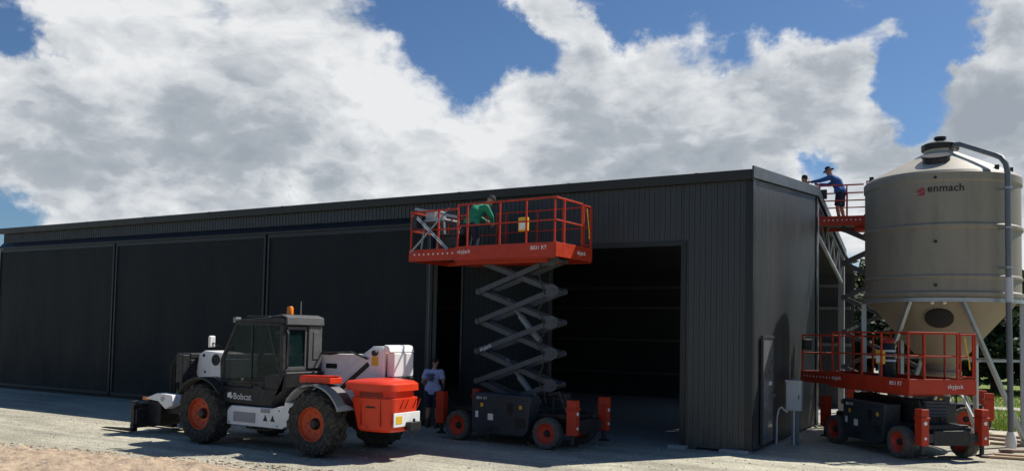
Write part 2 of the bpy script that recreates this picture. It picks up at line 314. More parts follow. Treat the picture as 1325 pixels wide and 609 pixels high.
# ------------------------------------------------------------------ ground
def ground_mat():
    m = bpy.data.materials.new('gravel'); m.use_nodes = True; n = m.node_tree.nodes; l = m.node_tree.links; b = n['Principled BSDF']; b.inputs['Roughness'].default_value = .95; b.inputs['Specular IOR Level'].default_value = .2
    t = n.new('ShaderNodeTexCoord'); v = t.outputs['Object']
    def noise(sc, det=8, ro=.65, vec=v, dist=0):
        a = n.new('ShaderNodeTexNoise'); a.inputs['Scale'].default_value = sc; a.inputs['Detail'].default_value = det; a.inputs['Roughness'].default_value = ro; a.inputs['Distortion'].default_value = dist; l.new(vec, a.inputs['Vector']); return a.outputs[0]
    def ramp(x, *st):
        r = n.new('ShaderNodeValToRGB'); l.new(x, r.inputs[0]); e = r.color_ramp.elements
        e[0].position, e[0].color = st[0][0], (*st[0][1], 1); e[1].position, e[1].color = st[-1][0], (*st[-1][1], 1)
        for p, c in st[1:-1]: k = e.new(p); k.color = (*c, 1)
        return r.outputs[0]
    def mixc(f, a, bb, bt='MIX'):
        x = n.new('ShaderNodeMix'); x.data_type = 'RGBA'; x.blend_type = bt
        if isinstance(f, float): x.inputs[0].default_value = f
        else: l.new(f, x.inputs[0])
        for i, q in ((6, a), (7, bb)):
            if isinstance(q, tuple): x.inputs[i].default_value = (*q, 1)
            else: l.new(q, x.inputs[i])
        return x.outputs[2]
    def ramp_v(x):
        q = n.new('ShaderNodeMapRange'); l.new(x, q.inputs[0]); q.inputs[1].default_value = .38; q.inputs[2].default_value = .62; q.inputs[3].default_value = .1; q.inputs[4].default_value = .75; return q.outputs[0]
    c = ramp(noise(.35, 6, .6), (.32, (.37, .35, .285)), (.66, (.54, .515, .42)))
    # compacted wheel tracks running along the shed
    mp = n.new('ShaderNodeMapping'); mp.inputs['Scale'].default_value = (.09, 1.1, 1); mp.inputs['Rotation'].default_value = (0, 0, R(7)); l.new(v, mp.inputs[0])
    trk = ramp(noise(1.0, 5, .6, mp.outputs[0], .4), (.38, (.62, .63, .65)), (.62, (1.1, 1.1, 1.08)))
    c = mixc(.75, c, trk, 'MULTIPLY')
    sx = n.new('ShaderNodeSeparateXYZ'); l.new(v, sx.inputs[0])
    def mth(op, a, b_=None):
        q = n.new('ShaderNodeMath'); q.operation = op
        for i, w_ in enumerate((a, b_)):
            if w_ is None: continue
            if isinstance(w_, (int, float)): q.inputs[i].default_value = w_
            else: l.new(w_, q.inputs[i])
        return q.outputs[0]
    wob = mth('MULTIPLY', mth('SUBTRACT', noise(.16, 3, .5), .5), 3.2)
    rut = None
    for y0, slope in ((-7.6, .03), (-9.55, .03), (-6.9, -.12), (-8.8, -.12), (-4.2, .05), (-2.6, .05)):
        d_ = mth('ABSOLUTE', mth('SUBTRACT', mth('ADD', sx.outputs[1], wob), mth('ADD', mth('MULTIPLY', mth('ADD', sx.outputs[0], 8.), slope), y0)))
        mr = n.new('ShaderNodeMapRange'); mr.interpolation_type = 'SMOOTHSTEP'; l.new(d_, mr.inputs[0]); mr.inputs[1].default_value = .30; mr.inputs[2].default_value = .14; mr.inputs[3].default_value = 0.; mr.inputs[4].default_value = 1.
        rut = mr.outputs[0] if rut is None else mth('MAXIMUM', rut, mr.outputs[0])
    rutn = mth('MULTIPLY', rut, ramp_v(noise(3.5, 5, .7)))
    c = mixc(rutn, c, (.30, .275, .225))
    st = n.new('ShaderNodeTexVoronoi'); st.inputs['Scale'].default_value = 24; l.new(v, st.inputs['Vector'])
    stc = ramp(st.outputs['Color'], (.0, (.62, .61, .6)), (.5, (.98, .97, .95)), (1., (1.35, 1.33, 1.28)))
    c = mixc(.65, c, stc, 'MULTIPLY')
    sp = ramp(noise(60, 4, .7), (.3, (.75, .74, .72)), (.7, (1.2, 1.2, 1.18)))
    c = mixc(.6, c, sp, 'MULTIPLY')
    cl = ramp(noise(5, 8, .75), (.35, (.78, .77, .74)), (.65, (1.12, 1.12, 1.1)))
    c = mixc(.8, c, cl, 'MULTIPLY')
    l.new(c, b.inputs['Base Color'])
    bp = n.new('ShaderNodeBump'); bp.inputs['Strength'].default_value = .55; bp.inputs['Distance'].default_value = .02
    ad = n.new('ShaderNodeMath'); ad.operation = 'ADD'; l.new(st.outputs['Distance'], ad.inputs[0]); l.new(noise(14, 8, .7), ad.inputs[1]); l.new(ad.outputs[0], bp.inputs['Height']); l.new(bp.outputs[0], b.inputs['Normal'])
    return m
def dirt_mat():
    m = mat('dirt', (.37, .275, .19), .95, 0, .42, 7., 1., 18, dirt=(.42, .365, .275), dirt_amt=.8); return m
def fnoise(x, y):
    from mathutils import noise as nz
    return nz.fractal(Vector((x, y, .3)), 1., 2., 6)
g = MB(); g.quad((-400, -300, 0), (400, -300, 0), (400, 700, 0), (-400, 700, 0))
tag(g.build('ground', ground_mat()), kind='structure')
# dirt heap along the near edge of the yard
g = MB(); NX, NY = 220, 56
vs = []
for i in range(NX+1):
    row = []
    for j in range(NY+1):
        x = -20+i*16/NX; edge = -8.35 + .19*(x+12.7) +.25*fnoise(x*.55, 2.)+.2*fnoise(x*2.2, 7.); y = edge+.35-j*4.0/NY
        s = max(0, (edge-y)); fx = min(1, max(0, (-5.2-x)/2.4))
        h = (1-math.exp(-s*1.4))*.20*fx
        z = -.03+h + (.06*fnoise(x*1.8, y*1.8)+.07*fnoise(x*5, y*5))*min(1, max(0, s+.15)*2.)*fx
        row.append(g.bm.verts.new((x, y, z)))
    vs.append(row)
for i in range(NX):
    for j in range(NY): g.bm.faces.new((vs[i][j], vs[i+1][j], vs[i+1][j+1], vs[i][j+1]))
tag(g.build('dirt_bank', dirt_mat(), ang=80), kind='structure')
# loose stones, and clods of earth along the heap
def lumps(name, n, m, pick, r0_, r1_, seed):
    b = bmesh.new(); bmesh.ops.create_icosphere(b, subdivisions=1, radius=1); tv = [v.co.copy() for v in b.verts]; tf = [[v.index for v in f.verts] for f in b.faces]; b.free()
    rnd = random.Random(seed); V = []; Fc = []
    for k in range(n):
        x, y = pick(rnd)
        if x < .0 and y > -.2: continue
        r = r0_+(r1_-r0_)*rnd.random()**4; a = rnd.random()*6.3; c_, s_ = math.cos(a), math.sin(a); sx, sz = rnd.uniform(.8, 1.8), rnd.uniform(.45, .8); o = len(V)
        for v in tv:
            j_ = rnd.uniform(.7, 1.2); p, q = v.x*r*sx*j_, v.y*r*j_
            V.append((x+p*c_-q*s_, y+p*s_+q*c_, r*.3+v.z*r*sz*j_))
        Fc += [[i+o for i in f] for f in tf]
    me = bpy.data.meshes.new(name); me.from_pydata(V, [], Fc); me.materials.append(m); o = bpy.data.objects.new(name, me); COL.objects.link(o); tag(o, kind='stuff')
lumps('loose_stones', 5200, mat('stones', (.44, .42, .36), .9, 0, .25, 3), lambda r: (r.uniform(-20, 5.5), r.uniform(-11, 1.)), .005, .026, 3)
lumps('earth_clods', 4200, mat('clods', (.36, .275, .195), .95, 0, .4, 3), lambda r: (lambda x: (x, -8.35+.19*(x+12.7)-abs(r.gauss(0., .9))+.22))(r.uniform(-18, -5.)), .005, .032, 4)
# lawn and track behind the silo
g = MB(); g.quad((3.0, 9.6, .004), (120, 6.5, .004), (160, 120, .004), (.6, 120, .004)); tag(g.build('lawn', mat('lawn', (.15, .20, .04), .95, 0, .35, .8, .5, 20)), kind='structure')
g = MB(); g.quad((.4, 17.6, .008), (120, 22.0, .008), (120, 24.4, .008), (.4, 19.0, .008)); tag(g.build('track', mat('track_gravel', (.40, .38, .32), .95, 0, .2, 2, .4, 20)), kind='structure')
g = MB()
rnd = random.Random(9)
for k in range(26000):
    y = 9.3+22*rnd.random()**1.5; x = 2.6+rnd.random()*(3+y*.45)
    if abs(y-(18.3+(x-.4)*.04)) < 1.0: continue
    a = rnd.random()*6.3; h = rnd.uniform(.06, .17); w = .012; dx, dy = math.cos(a)*w, math.sin(a)*w; l_ = rnd.uniform(-.06, .06)
    g.bm.faces.new([g.bm.verts.new(p) for p in ((x-dx, y-dy, 0), (x+dx, y+dy, 0), (x+l_, y+l_*.6, h))])
tag(g.build('grass', 'blade'), kind='stuff')

# ------------------------------------------------------------------ the shed
SH = thing('shed', 'long dark grey ribbed steel shed with gable end and open doorway', 'shed')
ZE = 5.9; RIDGE_Y, RIDGE_Z = 7.1, 6.62; XL = -28.2; BACK = 14.2; BZ = 4.75
def rib_sheet(mb, p0, udir, length, z0, z1, ndir, pitch=.125, off=0., ztop=None, dep=1.):
    u = Vector(udir); n = Vector(ndir); s = -off; pts = []
    prof = ((0, 0), (.012, .022), (.032, .022), (.044, 0), (.107, 0), (.113, .006), (.121, .006), (.127, 0))
    while s < length:
        for a, h in [(a_*pitch/.19, h_*min(1, pitch/.16)) for a_, h_ in prof]:
            if 0 < s+a < length: pts.append((s+a, h*dep))
        s += pitch
    pts = [(0, 0)]+pts+[(length, 0)]
    prev = None
    for a, h in pts:
        q = Vector(p0)+u*a+n*h
        zt = z1 if ztop is None else ztop(q)
        cur = (mb.bm.verts.new((q.x, q.y, z0)), mb.bm.verts.new((q.x, q.y, zt)))
        if prev: mb.bm.faces.new((prev[0], cur[0], cur[1], prev[1]))
        prev = cur
def rz_(y): return ZE+.03+(RIDGE_Z-ZE)*(y/RIDGE_Y) if y < RIDGE_Y else RIDGE_Z+.03-(y-RIDGE_Y)*(RIDGE_Z-BZ)/(BACK-RIDGE_Y)
F_ = (1, 0, 0); NF = (0, -1, 0)
DW0, DW1, DH = -8.2, -1.52, 4.42
w = MB(); rib_sheet(w, (DW1, 0, 0), F_, -DW1-.004, .05, ZE, NF); rib_sheet(w, (DW0, 0, 0), F_, DW1-DW0, DH, ZE, NF); rib_sheet(w, (XL, 0, 0), F_, DW0-XL, .05, ZE, NF)
w.build('front_wall', 'wall', SH)
w = MB(); rib_sheet(w, (0, 0, 0), (0, 1, 0), 7.15, .06, 0, (1, 0, 0), off=.1, ztop=lambda q: rz_(q.y)-.03, dep=.3); w.build('gable_wall', 'wall', SH)
w = MB(); rib_sheet(w, (XL, 0, 0), (0, 1, 0), BACK, .05, 0, (-1, 0, 0), ztop=lambda q: rz_(q.y)-.03); w.build('end_wall', 'wall', SH)
w = MB(); rib_sheet(w, (XL, BACK, 0), F_, -XL, -.05, BZ+.07, (0, -1, 0)); w.build('back_wall', 'wall', SH)
w = MB()
w.prism([(-.12, ZE+.0), (RIDGE_Y, RIDGE_Z+.03), (BACK+.15, BZ), (BACK+.15, BZ+.05), (RIDGE_Y, RIDGE_Z+.08), (-.12, ZE+.05)], XL-.05, .02, 'x'); w.build('roof', 'roof', SH)
# gutter, barge and flashings
w = MB(); w.prism([(-.02, ZE-.14), (-.15, ZE-.14), (-.17, ZE+.07), (-.02, ZE+.09)], XL-.08, .03, 'x'); w.build('gutter', 'trim', SH, .012)
for k in range(9): w = MB(); x_ = XL+2.2+k*3.1; w.prism([(-.019, ZE-.145), (-.154, ZE-.145), (-.175, ZE+.075), (-.019, ZE+.095)], x_, x_+.06, 'x'); w.build('gutter_strap', 'trim', SH)
w = MB(); w.prism([(-.17, ZE-.12), (RIDGE_Y, RIDGE_Z-.13), (RIDGE_Y, RIDGE_Z+.13), (-.17, ZE+.14)], .036, .075, 'x'); w.build('barge_board', 'barge', SH, .006)
w = MB(); w.prism([(RIDGE_Y+.01, RIDGE_Z-.13), (RIDGE_Y+4.9, RIDGE_Z-.13-4.9*.263), (RIDGE_Y+4.9, RIDGE_Z+.1-4.9*.263), (RIDGE_Y+.01, RIDGE_Z+.13)], .036, .07, 'x'); w.build('barge_board', 'barge', SH, .006)
w = MB(); w.box(-.13, .034, -.034, -.026, .06, ZE-.15); w.box(.026, .034, -.026, .13, .06, ZE-.1); w.build('corner_flashing', 'trim', SH)
w = MB(); w.box(.024, .034, 6.98, 7.2, .06, RIDGE_Z-.15); w.build('corner_flashing', 'trim', SH)
w = MB(); w.box(DW1-.02, DW1+.10, -.036, .12, .06, DH); w.box(DW0-.06, DW1+.10, -.038, .13, DH, DH+.11); w.build('doorway_flashing', 'trim', SH, .004)
# sliding doors in front of the wall
TOPZ = 5.18
dm = mat('door_sheet', (.0085, .0122, .0138), .6, 0, .16, .7, .12, 2.5, dirt=(.017, .019, .018), dirt_amt=.4, spec=.2, stretch=(1, 1, .3))
splash(dm, .7, .4, (.09, .085, .072))
for a, b in ((-28.15, -21.25), (-21.17, -14.17), (-14.09, -8.24)):
    d = MB(); rib_sheet(d, (a+.06, -.13, 0), F_, b-a-.12, .16, TOPZ-.05, NF, pitch=.15, dep=.11)
    door = d.build('sliding_door', dm, SH)
    f = MB()
    f.box(a, a+.075, -.165, -.075, .12, TOPZ); f.box(b-.075, b, -.165, -.075, .12, TOPZ); f.box(a+.075, b-.075, -.163, -.08, .10, .2); f.box(a+.075, b-.075, -.163, -.08, TOPZ-.12, TOPZ-.003)
    f.build('door_frame', mat('door_frame_paint', (.022, .026, .028), .4), door, .005)
t = MB(); t.prism([(-.03, TOPZ+.02), (-.2, TOPZ+.0), (-.205, TOPZ+.05), (-.03, TOPZ+.24)], -28.2, DW0+.1, 'x'); t.build('door_track_cover', 'trim', SH, .004)
g = MB(); g.box(-8.235, -8.205, -.175, -.06, .1, TOPZ); g.build('lit_door_edge', 'lit_edge', SH)  # paler strip painted in for the light on the door leaf's edge
t = MB(); t.box(XL, DW0, -.11, -.06, .0, .06); t.build('bottom_rail', 'trim', SH)
d = MB(); rib_sheet(d, (-7.42, .22, 0), F_, 2.5, .1, DH+.1, NF, pitch=.15, dep=.4); door = d.build('sliding_door', dm, SH)
f = MB(); f.box(-7.47, -7.42, .19, .27, .06, DH+.1); f.box(-4.92, -4.86, .19, .27, .06, DH+.1); f.box(-7.42, -4.92, .2, .27, .05, .12); f.build('door_frame', 'trim', door)
# portal frames, girts
for x in (-28.0, -21.2, -14.1, -8.4, -1.3):
    c = MB(); c.box(x-.1, x+.1, .06, .3, 0, ZE-.1); c.build('steel_column', 'girt', SH)
for z in (.9, 2.2, 3.5):
    c = MB(); c.box(XL+.1, -.1, BACK-.2, BACK-.05, z, z+.1); c.build('girt', 'girt', SH)
for z in (.9, 2.2, 3.6, 4.9):
    c = MB(); c.box(XL+.03, XL+.15, .1, BACK-.2, z, z+.1); c.build('girt', 'girt', SH)
    c = MB(); c.box(-.14, -.03, .4, 7.0, z, z+.08); c.build('girt', 'girt', SH)
# open bay behind the gable: column and lattice rafter
def top(y): return RIDGE_Z-.2-(y-RIDGE_Y)*.263
c = MB(); yb = 11.9
c.bar((-.05, RIDGE_Y+.05, top(RIDGE_Y)), (-.05, yb+.6, top(yb+.6)), .09, .09); c.build('rafter_top_chord', 'steel_dull', SH)
c = MB(); c.bar((-.05, RIDGE_Y+.05, top(RIDGE_Y)-.85), (-.05, yb, top(yb)-.85), .08, .08); c.build('rafter_bottom_chord', 'steel', SH)
c = MB()
for k in range(10):
    y0 = RIDGE_Y+.05+k*.48; y1 = y0+.48; a, b = (0, -.85) if k % 2 == 0 else (-.85, 0)
    c.bar((-.05, y0, top(y0)+a), (-.05, y1, top(y1)+b), .05, .05)
c.build('lattice_webs', 'steel_dull', SH)
for y in (7.3, yb): 
    c = MB(); c.box(-.16, .02, y-.09, y+.09, 0, top(y)); c.build('steel_column', 'steel_dull', SH)
c = MB(); c.box(XL, -.3, 13.2, 13.25, BZ-.5, BZ-.4); c.build('girt', 'girt', SH)
# person door in the gable
d = MB(); d.box(.035, .065, .74, 1.72, .13, 2.42); pd = d.build('personnel_door', mat('door_grey', (.15, .153, .15), .28, 0, .1, 3, coat=.3), SH, .004)
d = MB(); d.box(.03, .085, .68, .74, .1, 2.48); d.box(.03, .085, 1.72, 1.78, .1, 2.48); d.box(.03, .085, .74, 1.72, 2.42, 2.48); d.build('door_frame', 'wall', pd, .003)
d = MB(); d.cyl((.07, 1.62, 1.15), (.13, 1.62, 1.15), .012); d.bar((.125, 1.63, 1.15), (.125, 1.5, 1.15), .02, .025); d.build('door_handle', 'steel', pd)
d = MB(); d.box(.066, .069, 1.3, 1.58, 1.38, 1.46); d.build('door_sticker', 'letter', pd)
# concrete footings under the pier
for a, b, c_ in ((-1.75, -1.35, -.22), (-.62, -.02, -.2)):
    f = MB(); f.box(a, b, c_, .25, -.1, .075); f.build('footing', 'concrete', SH, .02)
g = MB(); g.quad((-28, .02, .006), (-.05, .02, .006), (-.05, BACK, .006), (-28, BACK, .006)); tag(g.build('shed_floor', 'concrete'), kind='structure')

# ------------------------------------------------------------------ wheels
def tyre_mb(r, wd, lugs, lug_h, inner, chevron=.24):
    t = MB(); h = wd/2; b = r-lug_h
    prof = [(inner, -h*.78), (inner+.02, -h*.9), (inner+(b-inner)*.45, -h), (b-.06*r, -h*.97), (b-.01, -h*.82), (b, -h*.5), (b, h*.5), (b-.01, h*.82), (b-.06*r, h*.97), (inner+(b-inner)*.45, h), (inner+.02, h*.9), (inner, h*.78)]
    t.lathe(prof, 40, axis='y', closed=True)
    for s in (-1, 1):
        for i in range(lugs):
            a = 2*PI*(i+(.5 if s > 0 else 0))/lugs; da = 2*PI/lugs*.22; sh = chevron
            def P(rr, y, an): return (rr*math.cos(an), y, rr*math.sin(an))
            lo, hi = -.03*wd*s, s*h*.9
            t.hexa([P(b-.012, lo, a-da), P(b-.012, lo, a+da), P(b-.03, hi, a+da+sh), P(b-.03, hi, a-da+sh), P(r, lo, a-da*.8), P(r, lo, a+da*.8), P(r-.015, hi, a+da*.8+sh), P(r-.015, hi, a-da*.8+sh)])
            t.hexa([P(b-.03, hi, a-da+sh), P(b-.03, hi, a+da+sh), P(b-.11*r/.6, s*h*.985, a+da+sh*1.25), P(b-.11*r/.6, s*h*.985, a-da+sh*1.25), P(r-.015, hi, a-da*.8+sh), P(r-.015, hi, a+da*.8+sh), P(b-.1*r/.6, s*h*1.04, a+da+sh*1.25), P(b-.1*r/.6, s*h*1.04, a-da+sh*1.25)])
    return t
def wheel(parent, x, y, r, wd, inner, side, rimm, tyrem, lugs, lug_h, chev=.24):
    """side -1: the outer face looks to -y"""
    h = wd/2; rm = MB()
    rm.lathe([(inner+.015, -h*.8), (inner-.01, -h*.82), (inner-.03, -h*.5), (inner*.72, -h*.34), (inner*.5, -h*.22), (inner*.36, -h*.24), (inner*.36, -h*.18), (inner*.36, h*.1), (inner-.03, h*.3), (inner, h*.8)], 36, axis='y')
    for k in range(8):
        a = 2*PI*k/8; rm.cyl((inner*.62*math.cos(a), -h*.38, inner*.62*math.sin(a)), (inner*.62*math.cos(a), -h*.2, inner*.62*math.sin(a)), inner*.05, n=8)
    w_ = rm.build('wheel', rimm, parent); w_.location = (x, y, r)
    if side > 0: w_.rotation_euler = (0, 0, PI)
    tyre_mb(r, wd, lugs, lug_h, inner, chev).build('tyre', tyrem, w_)
    hb = MB(); hb.lathe([(0, -h*.62), (inner*.22, -h*.62), (inner*.3, -h*.5), (inner*.34, -h*.15), (inner*.34, h*.2)], 24, axis='y'); hb.build('hub', 'black', w_)
    return w_

# ------------------------------------------------------------------ telehandler (front towards -x)
T = thing('telehandler', 'white and orange telehandler with black cab and forks in front of the shed', 'telehandler', (-8.28, -4.83, 0))
for x in (-1.56, 1.56):
    for s in (-1, 1): wheel(T, x, s*.93, .625, .43, .32, s, 'rim', 'rubber', 15, .035)
m = MB(); m.box(-2.2, 2.5, -.42, .42, .55, 1.0); m.box(-1.62, -1.5, -.75, .75, .5, .74); m.box(1.5, 1.62, -.75, .75, .5, .74); m.box(-.2, .9, -.7, .75, .5, .85); m.build('chassis', 'black', T, .02)
m = MB(); m.prism([(-.92, .45), (.62, .45), (.98, .62), (1.02, 1.05), (.72, 1.07), (.72, .92), (.35, .84), (-.80, .84), (-.92, .74)], -.93, -.72); sk = m.build('side_skirt', 'white', T, .02)
m = MB(); m.box(-.72, -.1, -.945, -.93, .52, .72); m.build('step_recess', 'grey', sk, .004)
m = MB(); m.prism([(.12, .58), (.24, .58), (.18, .70)], -.94, -.931); m.prism([(.32, .58), (.44, .58), (.38, .70)], -.94, -.931); m.build('warning_triangle', 'black', sk)
m = MB(); m.box(.74, .98, -.99, -.93, .62, .98); m.build('tank_cover', 'white', sk, .02)
# fenders
def fender(xc, s, a0, a1, mt, r=.72):
    f = MB(); n = 14; y0, y1 = (s*.66, s*1.14); 
    for k in range(n):
        A, B = R(a0+(a1-a0)*k/n), R(a0+(a1-a0)*(k+1)/n)
        pts = []
        for rr in (r, r+.035):
            pts += [(xc+rr*math.cos(A), y0, .64+rr*math.sin(A)*.98), (xc+rr*math.cos(B), y0, .64+rr*math.sin(B)*.98), (xc+rr*math.cos(B), y1, .64+rr*math.sin(B)*.98), (xc+rr*math.cos(A), y1, .64+rr*math.sin(A)*.98)]
        f.hexa(pts)
    bmesh.ops.remove_doubles(f.bm, verts=f.bm.verts, dist=.001)
    # inner cheek
    f.build('fender', mt, T, 0)
for s in (-1, 1):
    fender(1.56, s, 22, 150, 'grey'); fender(-1.56, s, 40, 150, 'charcoal')
m = MB(); m.box(1.08, 1.86, -.95, -.60, 1.39, 1.5); m.prism([(1.08, 1.5), (1.80, 1.5), (1.86, 1.54), (1.05, 1.52)], -.9, -.65); m.build('light_cover', 'hood', T, .02)
# boom
m = MB(); m.prism([(-2.35, 1.28), (-2.35, 1.82), (1.0, 1.92), (1.66, 1.93), (1.93, 2.10), (2.2, 2.10), (2.24, 1.75), (2.1, 1.2), (1.2, 1.2), (.6, 1.42)], .2, .66); bm_ = m.build('boom', 'white', T, .02)
m = MB(); m.prism([(1.2, .85), (.9, 1.42), (1.72, 1.86), (1.95, 2.03), (2.27, 2.05), (2.27, .9)], .12, .197); m.prism([(1.2, .85), (.9, 1.42), (1.72, 1.86), (1.95, 2.03), (2.27, 2.05), (2.27, .9)], .663, .74); m.build('boom_bracket', 'white', T, .012)
m = MB(); m.cyl((2.07, .06, 1.97), (2.07, .8, 1.97), .06); m.build('boom_pin', 'black', T)
m = MB(); m.bar((1.1, .13, 1.15), (1.9, .13, 1.75), .09, .09); m.build('lift_cylinder', 'black', T, .02)
m = MB(); m.box(1.98, 2.14, .112, .118, 1.72, 1.90); m.build('warning_label', 'yellow', T)
m = MB(); m.box(2.28, 2.46, .22, .86, 1.50, 1.98); m.prism([(2.28, 1.985), (2.45, 1.985), (2.4, 2.12), (2.28, 2.14)], .1, .9); m.build('boom_end_cover', 'white', T, .025)
m = MB(); m.box(2.28, 2.49, .24, .84, 1.34, 1.50); m.build('hose_guide', 'black', T, .02)
m = MB(); m.prism([(-2.28, 1.84), (-2.95, 1.88), (-3.12, 1.8), (-3.22, 1.32), (-3.0, 1.2), (-2.26, 1.2)], .14, .72); m.build('boom_head', 'white', T, .025)
m = MB(); m.cyl((-2.55, .125, 1.68), (-2.55, .15, 1.68), .13, n=24); m.cyl((-2.95, .125, 1.77), (-2.95, .74, 1.77), .035); m.build('boom_head_opening', 'letter_black', T)
m = MB(); m.prism([(-3.2, 1.35), (-3.85, 1.2), (-4.05, .55), (-3.8, .3), (-3.5, .75), (-3.1, 1.15)], .2, .62); m.build('boom_nose', 'black', T, .02)
m = MB()
for z, x0 in ((1.25, -3.55), (1.42, -3.62), (1.56, -3.5), (1.70, -3.56)): m.box(x0, -3.16, -.05, .5, z, z+.11)
m.box(-3.4, -3.18, -.25, .6, 1.15, 1.78); m.build('hydraulic_block', 'black', T, .015)
m = MB()
for k in range(4): m.loft([(-3.25, -.1+k*.1, 1.72), (-3.5, -.12+k*.1, 1.8), (-3.75, -.1+k*.1, 1.5), (-3.8, -.05+k*.1, .9)], .022, 8)
m.build('hydraulic_hose', 'rubber', T)
# carriage and forks
m = MB(); m.box(-4.13, -4.02, -.85, .75, .12, .2); m.box(-4.13, -4.02, -.85, .75, .56, .66); m.box(-4.12, -4.03, -.83, -.73, .2, .56); m.box(-4.12, -4.03, .63, .73, .2, .56); m.box(-4.12, -4.03, -.35, -.25, .2, .56); m.box(-4.12, -4.03, .2, .3, .2, .56); m.box(-4.0, -3.55, -.5, .55, .2, .7); m.box(-4.02, -3.97, -.8, .7, .2, .56); m.box(-3.7, -2.4, -.35, .35, .45, .75); m.build('fork_carriage', 'black', T, .01)
for y in (-.72, .35):
    m = MB(); m.box(-4.2, -4.13, y-.07, y+.07, .06, .72); m.prism([(-4.2, .03), (-5.25, .045), (-5.25, .06), (-4.13, .10), (-4.13, .03)], y-.07, y+.07); m.build('fork', 'black', T, .006)
m = MB(); m.prism([(-3.98, .78), (-3.55, .92), (-3.05, .9), (-3.0, .68), (-3.25, .58), (-3.5, .74)], -.62, -.36); m.build('headlight_bracket', 'white', T, .02)
m = MB(); m.cyl((-3.35, -.63, .8), (-3.35, -.6, .8), .06); m.build('headlight', 'steel', T)
m = MB(); m.box(-4.06, -3.86, -.60, -.4, .74, .82); m.build('indicator_lamp', 'orange', T, .01)
# cab
cabp = [(-1.1, .86), (-1.17, 1.35), (.62, 1.55), (.60, 1.2), (.28, .86)]
m = MB(); m.prism([(-1.06, .88), (-1.12, 1.22), (.56, 1.22), (.62, 1.56), (.70, 1.56), (.66, 1.25), (.42, 1.05), (.30, .86)], -.92, .15); m.prism([(.1, 1.2), (.1, 1.5), (.6, 1.58), (.62, 1.2)], -.918, .148); cab = m.build('cab', 'charcoal', T, .03)
def pil(p, q, w_=.07): m.bar(p, q, w_, w_, (0, 1, 0))
m = MB()
for y in (-.885, .115):
    pil((-1.12, y, 1.2), (-1.16, y, 1.75)); pil((-1.16, y, 1.74), (-.74, y, 2.5)); pil((-.3, y, 1.22), (-.3, y, 2.5), .05); pil((.56, y, 1.5), (.54, y, 2.5), .09)
    pil((.14, y, 2.5), (.5, y, 1.55), .06)
    pil((-.74, y, 2.5), (.54, y, 2.5), .06)
m.bar((-1.14, -.885, 1.24), (-1.14, .115, 1.24), .06, .06); m.bar((-.74, -.885, 2.5), (-.74, .115, 2.5), .06, .06); m.bar((.54, -.885, 2.5), (.54, .115, 2.5), .06, .06); m.bar((.58, -.885, 1.57), (.58, .115, 1.57), .07, .07)
m.build('cab_frame', 'charcoal', cab, .012)
m = MB(); m.prism([(-.82, 2.52), (-.78, 2.58), (.50, 2.66), (.62, 2.62), (.62, 2.5), (.5, 2.53)], -.92, .15); rf = m.build('cab_roof', 'charcoal', cab, .03)
m = MB(); m.box(-.6, .05, -.8, .0, 2.62, 2.67); m.build('roof_hatch', 'charcoal', cab, .02)
m = MB(); m.prism([(.18, 2.66), (.5, 2.70), (.66, 2.65), (.68, 2.50), (.625, 2.49), (.625, 2.63), (.5, 2.665), (.18, 2.645)], -.9, .14); m.build('roof_cap', 'cabgrey', cab, .015)
for nm, pts in (('side_window', [(-1.1, -.90, 1.24), (.5, -.90, 1.3), (.5, -.90, 2.48), (-.74, -.90, 2.48), (-1.15, -.90, 1.75)]),
                ('side_window', [(-1.1, .13, 1.24), (.5, .13, 1.3), (.5, .13, 2.48), (-.74, .13, 2.48), (-1.15, .13, 1.75)]),
                ('windscreen', [(-1.15, -.86, 1.26), (-1.17, -.86, 1.75), (-1.17, .1, 1.75), (-1.15, .1, 1.26)]),
                ('windscreen', [(-1.17, -.86, 1.76), (-.76, -.86, 2.5), (-.76, .1, 2.5), (-1.17, .1, 1.76)]),
                ('rear_window', [(.585, -.80, 1.62), (.585, .05, 1.62), (.565, .05, 2.46), (.565, -.80, 2.46)])):
    m = MB(); vs = [Vector(p) for p in pts]; nn = (vs[1]-vs[0]).cross(vs[2]-vs[0]).normalized()*.008
    A = [m.bm.verts.new(v) for v in vs]; B = [m.bm.verts.new(v+nn) for v in vs]; k = len(vs)
    m.bm.faces.new(A); m.bm.faces.new(B[::-1])
    for i in range(k): m.bm.faces.new((A[i], B[i], B[(i+1) % k], A[(i+1) % k]))
    m.build(nm, 'glass', cab)
m = MB(); m.box(.595, .615, -.83, -.79, 1.6, 2.46); m.box(.595, .615, -.34, -.30, 1.6, 2.46); m.box(.595, .615, -.79, -.34, 1.6, 1.66); m.box(.595, .615, -.79, -.34, 2.40, 2.46); m.build('window_frame', 'cabgrey', cab, .004)
m = MB(); m.box(.59, .64, -.26, .12, 1.62, 2.48); m.box(.64, .655, -.14, .02, 1.8, 2.36); m.build('rear_panel', 'cabgrey', cab, .02)
m = MB(); m.box(-.25, .2, -.62, -.15, 1.15, 1.3); m.prism([(.12, 1.28), (.3, 1.28), (.42, 2.0), (.28, 2.0)], -.6, -.17); m.build('driver_seat', 'seat', cab, .04)
m = MB(); m.bar((-.75, -.38, 1.1), (-.55, -.38, 1.6), .06, .06); m.loft([(-.55+.17*math.cos(a)*.5, -.38+.18*math.sin(a), 1.63+.17*math.cos(a)*.35) for a in [2*PI*i/20 for i in range(21)]], .014, 8); m.build('steering_wheel', 'black', cab)
m = MB(); m.box(-.95, -.78, -.923, -.915, 1.24, 1.3); m.box(-.2, .05, -.93, -.915, 1.2, 1.24); m.build('door_handle', 'black', cab)
lettering('Bobcat', .185, 'letter', cab, (1, 0, 0), (0, 0, 1), (-.76, -.925, .965), bold=.0)
